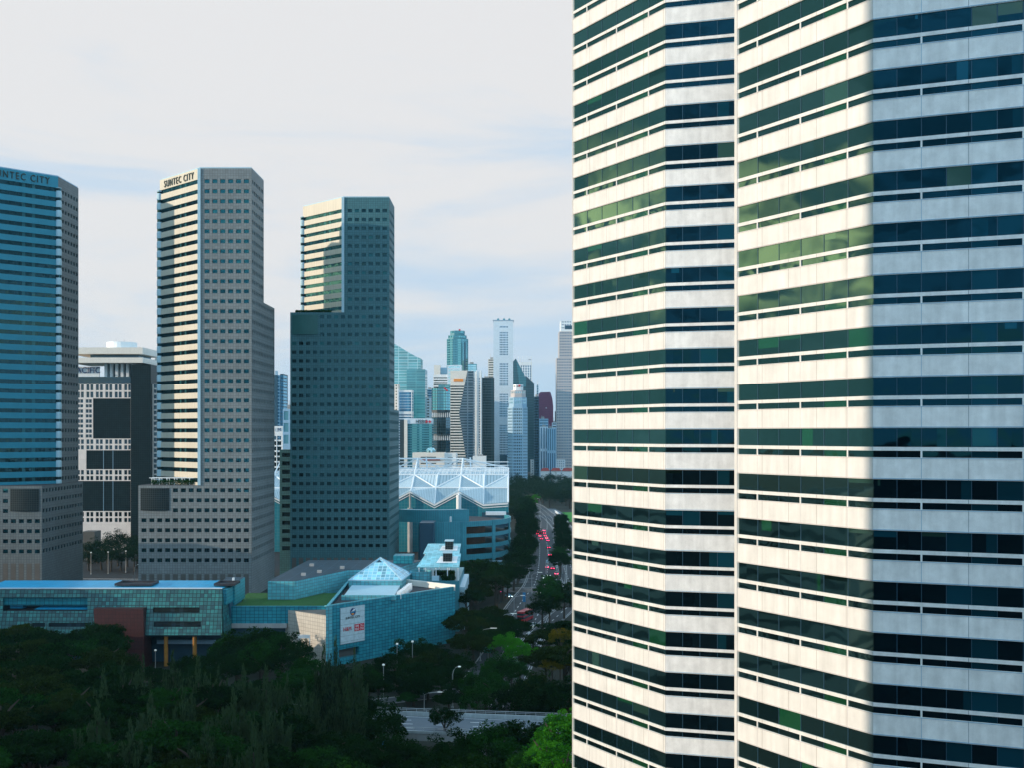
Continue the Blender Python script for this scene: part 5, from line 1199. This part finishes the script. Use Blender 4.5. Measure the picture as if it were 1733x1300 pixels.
def tree(x, y, r, top, kd, cl_, lab, group, name=None):
    """tree at ground (x, y): crown radius r, total height top"""
    i = ti[0]; ti[0] += 1; rz_f = {'round': .80, 'umbrella': .48, 'dense': .95, 'cas': 1}[kd]
    root = thing(name or {'round': 'broadleaf_tree', 'umbrella': 'rain_tree', 'dense': 'broadleaf_tree', 'cas': 'casuarina_tree'}[kd], lab, 'tree', (x, y, 0), random.uniform(0, 6.28), group)
    ms = CR[(kd, cl_)]; c = bpy.data.objects.new('crown', ms[i % len(ms)]); t_ = bpy.data.objects.new('trunk', TR['cas' if kd == 'cas' else 'round'][i % 2])
    if kd == 'cas': c.scale = (r*1.5, r*1.5, top); t_.scale = (r, r, top*.75); t_.location = (0, 0, top*.5)
    else:
        rz = r*rz_f; sz = min(1.0, (top*.8)/(2*rz)) if False else 1
        cz = top-rz*.98; cz = max(cz, top*.45); sz = (top-cz)/(rz*.98)
        k_ = {'round': .75, 'umbrella': .38, 'dense': .9}[kd]
        c.scale = (r, r, rz*sz/ (k_*1.05)); c.location = (0, 0, cz); t_.scale = (r*.9, r*.9, cz); t_.location = (0, 0, cz)
    link(c, root); link(t_, root); return root
def tpx(x, ytop, d, r, kd, cl_, lab, group, name=None): return tree(X(x, d), d, r, Z(ytop, d), kd, cl_, lab, group, name)
rd = random.Random(3)
# big feathery casuarinas, foreground centre-left
g_ = 'feathery casuarinas in the foreground'
cas = [(175, 1128, 232, 4.2), (208, 1118, 238, 4.5), (242, 1110, 236, 4.5), (292, 1098, 240, 4.3), (335, 1108, 236, 4.6), (370, 1128, 238, 4.2), (412, 1120, 240, 4.2), (450, 1125, 238, 4.2), (486, 1140, 240, 4),
       (548, 1085, 246, 3.4), (568, 1076, 252, 3.2), (600, 1098, 246, 3.6), (165, 1180, 208, 4.5), (255, 1170, 210, 4.8), (310, 1150, 214, 4.6), (395, 1160, 215, 4.8), (455, 1178, 212, 4.6), (515, 1150, 226, 4.4), (350, 1210, 196, 4.8), (220, 1215, 196, 4.8), (585, 1145, 230, 4.2), (430, 1225, 196, 4.6)]
for i, (x_, yt_, d_, r_) in enumerate(cas):
    yt_ = max(yt_, YH+(HC-29)*F/d_)
    tpx(x_, yt_, d_, r_, 'cas', 'cas', 'tall slender feathery tree' if x_ > 540 else 'feathery grey green casuarina', g_ if x_ <= 540 else 'slender feathery trees before the corner mall')
def fill(n, xr, dr, hr, rr, kinds, lab, group, avoid=None, mind=8, seed=1, frame=True):
    rg = random.Random(seed); pts = []; tries = 0
    while len(pts) < n and tries < 6000:
        tries += 1; d_ = rg.uniform(*dr); x_ = rg.uniform(*xr)*d_/F if False else X(rg.uniform(*xr), d_)
        if avoid and avoid(x_, d_): continue
        if any(abs(x_-p[0])+abs(d_-p[1])*.9 < mind for p in pts): continue
        pts.append((x_, d_)); kd, cl_ = rg.choice(kinds)
        tree(x_, d_, rg.uniform(*rr), rg.uniform(*hr), kd, cl_, lab, group)
    return pts
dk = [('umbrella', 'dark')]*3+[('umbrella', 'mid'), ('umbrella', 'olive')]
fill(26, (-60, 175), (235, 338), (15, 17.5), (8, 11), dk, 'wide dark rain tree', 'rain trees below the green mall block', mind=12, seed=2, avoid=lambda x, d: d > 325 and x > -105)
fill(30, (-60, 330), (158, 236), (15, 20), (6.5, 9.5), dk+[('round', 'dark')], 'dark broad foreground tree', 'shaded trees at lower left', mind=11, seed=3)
fill(14, (170, 345), (262, 318), (9, 12), (5, 7.5), [('umbrella', 'dark'), ('round', 'dark')], 'low dark tree behind the casuarinas', 'low trees before the red mall box', mind=9, seed=4)
for i, (x_, yt_, d_, r_) in enumerate([(385, 1072, 338, 7), (415, 1060, 340, 8.5), (445, 1057, 338, 8), (475, 1064, 336, 7.5), (505, 1082, 330, 6), (400, 1085, 318, 7.5), (440, 1082, 316, 8), (478, 1092, 312, 7), (365, 1095, 310, 7), (520, 1108, 306, 6)]):
    tpx(x_, yt_, d_, r_, 'round', 'dark' if i % 3 else 'mid', 'rounded dark clump tree', 'clump before the blue tiled wing')
fill(16, (330, 640), (240, 300), (10, 14), (5.5, 8), [('round', 'dark'), ('umbrella', 'dark'), ('round', 'mid')], 'dark rounded tree behind the tall casuarinas', 'trees behind the casuarina clump', mind=10, seed=5, avoid=lambda x, d: 246 < d < 272 and x > -32)
fill(18, (330, 660), (160, 232), (13, 20), (6, 8.5), [('round', 'dark'), ('umbrella', 'dark'), ('round', 'mid')], 'dark bottom centre tree', 'shaded trees at bottom centre', mind=9, seed=6)
onroad = lambda x, d: min(math.hypot(x-p[0], (d-p[1])) for p in bl) < 11.5
for i, (x_, yt_, d_, r_, kd, cl_, lab) in enumerate([
    (640, 1118, 318, 6, 'round', 'dark', 'dark tree at the foot of the corner mall'), (668, 1100, 335, 6.5, 'round', 'dark', 'dark tree at the foot of the corner mall'),
    (700, 1078, 348, 7.5, 'round', 'dark', 'dark tree at the foot of the corner mall'), (728, 1085, 352, 7, 'round', 'dark', 'dark tree at the foot of the corner mall'), (735, 1098, 332, 9, 'umbrella', 'olive', 'dark tree at the foot of the corner mall'), (770, 1103, 330, 8, 'round', 'dark', 'dark tree at the foot of the corner mall'),
    (625, 1128, 300, 5, 'round', 'mid', 'dark tree at the foot of the corner mall'), (705, 1120, 312, 8, 'umbrella', 'dark', 'dark tree at the foot of the corner mall'),
    (800, 1070, 350, 8, 'umbrella', 'olive', 'brownish olive tree right of the corner mall wall'), (826, 1062, 358, 8, 'umbrella', 'dark', 'dark spreading tree right of the corner mall wall')]):
    tpx(x_, yt_, d_, r_, kd, cl_, lab, 'dark trees at the foot of the corner mall' if 'foot' in lab else None)
g2 = 'bright green trees beside the slip road'
for x_, yt_, d_, r_ in ((862, 1068, 330, 5.5), (880, 1082, 318, 5.5), (845, 1105, 300, 6.5), (866, 1112, 296, 6), (822, 1125, 285, 6.5), (808, 1158, 272, 5.5), (835, 1140, 278, 5.5)):
    tpx(x_, yt_, d_, r_, 'round', 'bright' if yt_ < 1100 else 'mid', 'bright green round tree beside the slip road' if yt_ < 1100 else 'mid green round tree beside the slip road', g2 if yt_ < 1100 else 'mid green trees beside the slip road')
for x_, yt_, d_, r_ in ((925, 1095, 305, 8), (955, 1088, 300, 8), (905, 1130, 285, 8), (940, 1140, 275, 8.5), (880, 1150, 272, 7.5), (962, 1150, 268, 7), (900, 1170, 262+12, 6), (925, 1062, 345, 8), (950, 1050, 350, 7.5), (965, 1070, 330, 7)):
    tpx(x_, yt_, d_, r_, 'umbrella' if d_ > 290 else 'round', 'dark' if r_ != 8 else 'olive', 'olive brown spreading tree', 'olive trees left of the striped tower')
for x_, yt_, d_, r_ in ((948, 1062, 322, 4), (958, 1105, 300, 4), (935, 1112, 296, 3.2)):
    tpx(x_, yt_, d_, r_, 'round', 'yellow', 'yellow flowering tree beside the striped tower', 'yellow flowering trees')
for x_, yt_, d_, r_ in ((945, 1216, 205, 6.2), (962, 1195, 222, 5.5), (925, 1250, 196, 5), (955, 1275, 178, 5)):
    tpx(x_, yt_, d_, r_, 'round', 'bright', 'bright sunlit green tree at the lower edge of the striped tower', 'bright trees at the foot of the striped tower')
for x_, yt_, d_, r_, cl_ in ((752, 1192, 246, 4.2, 'dark'), (765, 1235, 220, 6.5, 'dark'), (828, 1222, 222, 7, 'mid'), (868, 1208, 232, 7, 'dark'), (895, 1225, 226, 6, 'dark'), (700, 1255, 212, 7, 'dark'), (735, 1262, 205, 7, 'dark'), (800, 1260, 200, 7, 'dark'), (850, 1255, 205, 7.5, 'mid'), (890, 1270, 195, 6, 'mid'),
                         (640, 1190, 240, 7.5, 'dark'), (665, 1235, 212, 6, 'dark'), (780, 1290, 190, 6, 'dark'), (620, 1170, 262, 7, 'dark')):
    tpx(x_, yt_, d_, r_, 'round', cl_, 'dark round tree around the flyover', 'trees around the flyover')
for x_, yt_, d_, r_ in ((640, 1150, 292, 5), (700, 1150, 300, 6), (725, 1140, 305, 6), (748, 1128, 312, 6.5), (780, 1150, 292, 5.5), (672, 1138, 318, 5.5), (760, 1170, 285, 4.5)):
    tpx(x_, yt_, d_, r_, 'umbrella', 'dark', 'low dark spreading tree behind the flyover', 'low trees behind the flyover')
tpx(690, 1172, 282, 3.5, 'umbrella', 'mid', 'small spiky green tree beside the paved lane', None)
# boulevard rows
def row(lab, group, pts, hr, rr, kinds, seed):
    rg = random.Random(seed)
    for x_, y_ in pts: kd, cl_ = rg.choice(kinds); tree(x_, y_, rg.uniform(*rr), rg.uniform(*hr), kd, cl_, lab, group)
lt = []
for d_ in range(470, 1010, 17):
    c = min(bl, key=lambda p: abs(p[1]-d_)); wd = 8.5+(3 if d_ > 800 else 0)
    lt.append((c[0]-wd-4, d_))
    for k_ in (16, 29, 40): lt.append((c[0]-wd-k_, d_+rd.uniform(3, 12)))
row('dark tree left of the boulevard', 'tree row left of the boulevard', [p for p in lt if not (590 < p[1] < 710 and p[0] < 4) and not (p[1] > 700 and p[0] < -4) and p[0] > -32 and not (p[1] > 500 and p[0] < 1)], (15, 19), (7, 9), [('dense', 'dark'), ('round', 'dark')], 8)
md = [(X(933, d_)-0, d_) for d_ in range(640, 800, 16)]
md = [(26+(d_-620)*.030+1.8, d_) for d_ in (640, 655, 670, 690, 708, 727, 745, 765, 788, 808, 825, 842)]
row('dark tree on the median between the two carriageways', 'median trees', md, (12, 15), (5, 6.5), [('dense', 'dark'), ('round', 'dark')], 9)
row('dark tree on the lower median', 'lower median trees', [(X(948, d_), d_) for d_ in (560, 575, 592, 610)]+[(X(930, d_), d_) for d_ in (430, 444, 458, 472)]+[(X(918, 418), 418), (X(955, 440), 440), (X(965, 470), 470)], (11, 14), (5, 7.5), [('round', 'dark'), ('round', 'mid')], 10)
fill(16, (786, 880), (410, 520), (11, 15), (6, 8.5), [('umbrella', 'dark'), ('umbrella', 'olive'), ('round', 'dark')], 'dark spreading roadside tree', 'trees between the mall and the boulevard', mind=11, seed=11, avoid=lambda x, d: onroad(x, d) or x > 2)
fill(9, (785, 870), (368, 405), (9, 13), (6, 8), [('umbrella', 'olive'), ('umbrella', 'dark')], 'olive tree above the slip road behind the bright trees', 'olive trees above the slip road', mind=9, seed=12, avoid=lambda x, d: x > 3)
# trees between the left towers, far park
for i, (x_, yt_, d_, r_) in enumerate([(150, 915, 620, 9), (165, 908, 628, 9), (182, 902, 622, 9), (200, 893, 615, 9), (216, 898, 612, 9), (232, 905, 606, 8), (172, 922, 600, 9), (205, 915, 596, 9), (228, 920, 590, 8), (150, 930, 596, 8), (188, 925, 592, 8)]):
    tpx(x_, yt_, d_, r_, 'dense', 'far', 'black green tree between the left towers', 'trees in the gap between the left towers')
fill(56, (862, 985), (900, 1330), (13, 19), (9, 14), [('dense', 'far')], 'dark far park tree', 'far park trees', mind=22, seed=13, avoid=lambda x, d: onroad(x, d) or (d < 1080 and -4 < x < 34 and abs(x-16) < 24 and d > 0 and min(math.hypot(x-p[0], d-p[1]) for p in bl) < 20) or (x > 34 and 900 < d < 1080))
fill(30, (862, 985), (1330, 1620), (14, 19), (10, 15), [('dense', 'far')], 'far dark tree below the pavilions', 'far trees below the red roofs', mind=24, seed=23)
for x_, yt_, d_, r_ in ((896, 838, 1120, 6), (907, 836, 1100, 5), (905, 845, 1060, 4)):
    tpx(x_, yt_, d_, r_, 'round', 'bright', 'lighter green tree beside the boulevard bend', 'lighter trees at the boulevard bend')
fill(14, (700, 800), (455, 500), (8, 11), (4, 6), [('round', 'dark'), ('umbrella', 'dark')], 'small dark tree behind the glass pavilions', 'trees behind the glass pavilions', mind=7, seed=15)
# terrace hedges & the planted roof edge (clipped boxes of leaves)
def hedge(x0, x1, y0, y1, z0, z1, lab):
    n = 2600; rg = np.random.default_rng(5); c = np.stack([rg.uniform(x0, x1, n), rg.uniform(y0, y1, n), z0+(z1-z0)*rg.uniform(.0, 1, n)**.5], 1)
    d1 = rg.normal(0, .16, (n, 3)); d2 = rg.normal(0, .12, (n, 3)); V = np.stack([c-d1, c+d2, c+d1, c-d2], 1).reshape(-1, 3)
    me = bpy.data.meshes.new('hedge'); me.from_pydata(V.tolist(), [], [tuple(range(4*i, 4*i+4)) for i in range(n)]); me.materials.append(LM['mid'])
    o = bpy.data.objects.new('hedge', me); link(o); tag(o, lab, 'hedge')
hedge(X(735, 421), X(769, 421), 421, 424, 17.6, 20, 'far clipped hedge under the glass pavilion')
hedge(X(748, 414), X(770, 414), 413.4, 415.2, 17.6, 19, 'near clipped hedge at the terrace edge')
hedge(-152, -128, 497, 500, 47.4, 49.4, 'planting under the white pergola on the grey tower')
hedge(-103, -86, 561.5, 563.5, 127, 128.2, 'planting along the high wing roof of the dark tower')

# ================================================================== ADDED UNSEEN BLOCKS (left and behind), put there to shade and mirror in what is seen
def added_block(lab, poly, z1, wall='concrete'):
    r = thing('office_block', lab, 'building'); volume(r, poly, 0, z1, M[wall], GL['dark'], 'band', m=1.5, wh=1.8, fh=4)
added_block('added unseen block left of the frame, shading the trees', rect(-230, -192, 150, 294), 52)
added_block('added unseen slab left of the frame, shading the mall front', rect(-262, -225, 322, 470), 40)
added_block('added tall unseen slab at left, shading the right face of the near tower', rect(-100, -92, 15, 58.45), 152)
added_block('building the view is taken from', rect(-50, 70, -45, -9), 66, 'brownpanel')  # unseen, added so lower faces ahead get less sky

# ---- labels that single out members of a group by what they stand below
LMK = [(-999, 55, 'at the left photo edge'), (55, 160, 'below the long window strip'), (160, 247, 'below the red box'), (247, 345, 'below the ochre columns'), (345, 410, 'below the stair block'),
       (410, 484, 'below the blue tiled wing'), (484, 556, 'below the sunlit cream wall'), (556, 620, 'below the shop sign'), (620, 700, 'below the blue corner wall'), (700, 785, 'below the wall end'),
       (785, 830, 'right of the corner mall'), (830, 872, 'below the car park end'), (872, 905, 'nearer the boulevard'), (905, 935, 'by the middle carriageway'), (935, 9999, 'by the striped tower')]
byl = {}
for o in COL.objects:
    if o.parent is None and o.get('category') in ('tree', 'car') and o.get('group'):
        xp = CX+F*o.location.x/o.location.y; lm = next(t for a, c, t in LMK if a <= xp < c) if o['category'] == 'tree' else ''
        byl.setdefault((o['label'], lm), []).append((o.location.y, xp, o))
ordn = ['nearest', 'second nearest', 'third nearest', 'fourth nearest', 'fifth nearest', 'sixth nearest', 'seventh nearest', 'eighth nearest', 'ninth nearest', 'tenth nearest', 'eleventh nearest', 'twelfth nearest', 'thirteenth nearest']
for (lb, lm), L_ in byl.items():
    L_.sort(key=lambda q: q[0])
    for i, (_, _, o) in enumerate(L_):
        t_ = lb+((' '+lm) if lm and lm.split()[-1] not in lb else '')
        if len(L_) > 1: t_ += ', '+(ordn[i] if i < len(ordn) else 'far back in its row')
        w_ = t_.split(); o['label'] = t_ if len(w_) <= 16 else ' '.join(w_[:16])
# ================================================================== BASE POINTS, HAZE
bpy.context.view_layer.update()
for o in [o for o in COL.objects if o.type == 'EMPTY' and o.parent is None and o.location.length < 1e-6 and o.children]:
    pts = [c.matrix_world @ Vector(q) for c in o.children if c.type == 'MESH' for q in c.bound_box]
    if not pts: continue
    v = Vector(((min(p.x for p in pts)+max(p.x for p in pts))/2, (min(p.y for p in pts)+max(p.y for p in pts))/2, max(0, min(p.z for p in pts))))
    o.location = v
    for c in o.children: c.location = c.location-v
HAZE = 0.00004
hz = MB(); hz.box(-3600, 3600, -700, 6100, -1, 320); ho = hz.build('haze', [], None)
hm = bpy.data.materials.new('haze_air'); hm.use_nodes = True; t = hm.node_tree; t.nodes.clear()
pv_ = t.nodes.new('ShaderNodeVolumePrincipled'); oo = t.nodes.new('ShaderNodeOutputMaterial'); t.links.new(pv_.outputs[0], oo.inputs['Volume'])
pv_.inputs['Density'].default_value = HAZE; pv_.inputs['Color'].default_value = (.38, .80, 1, 1); pv_.inputs['Anisotropy'].default_value = .2
ho.data.materials.append(hm); ho['kind'] = 'stuff'
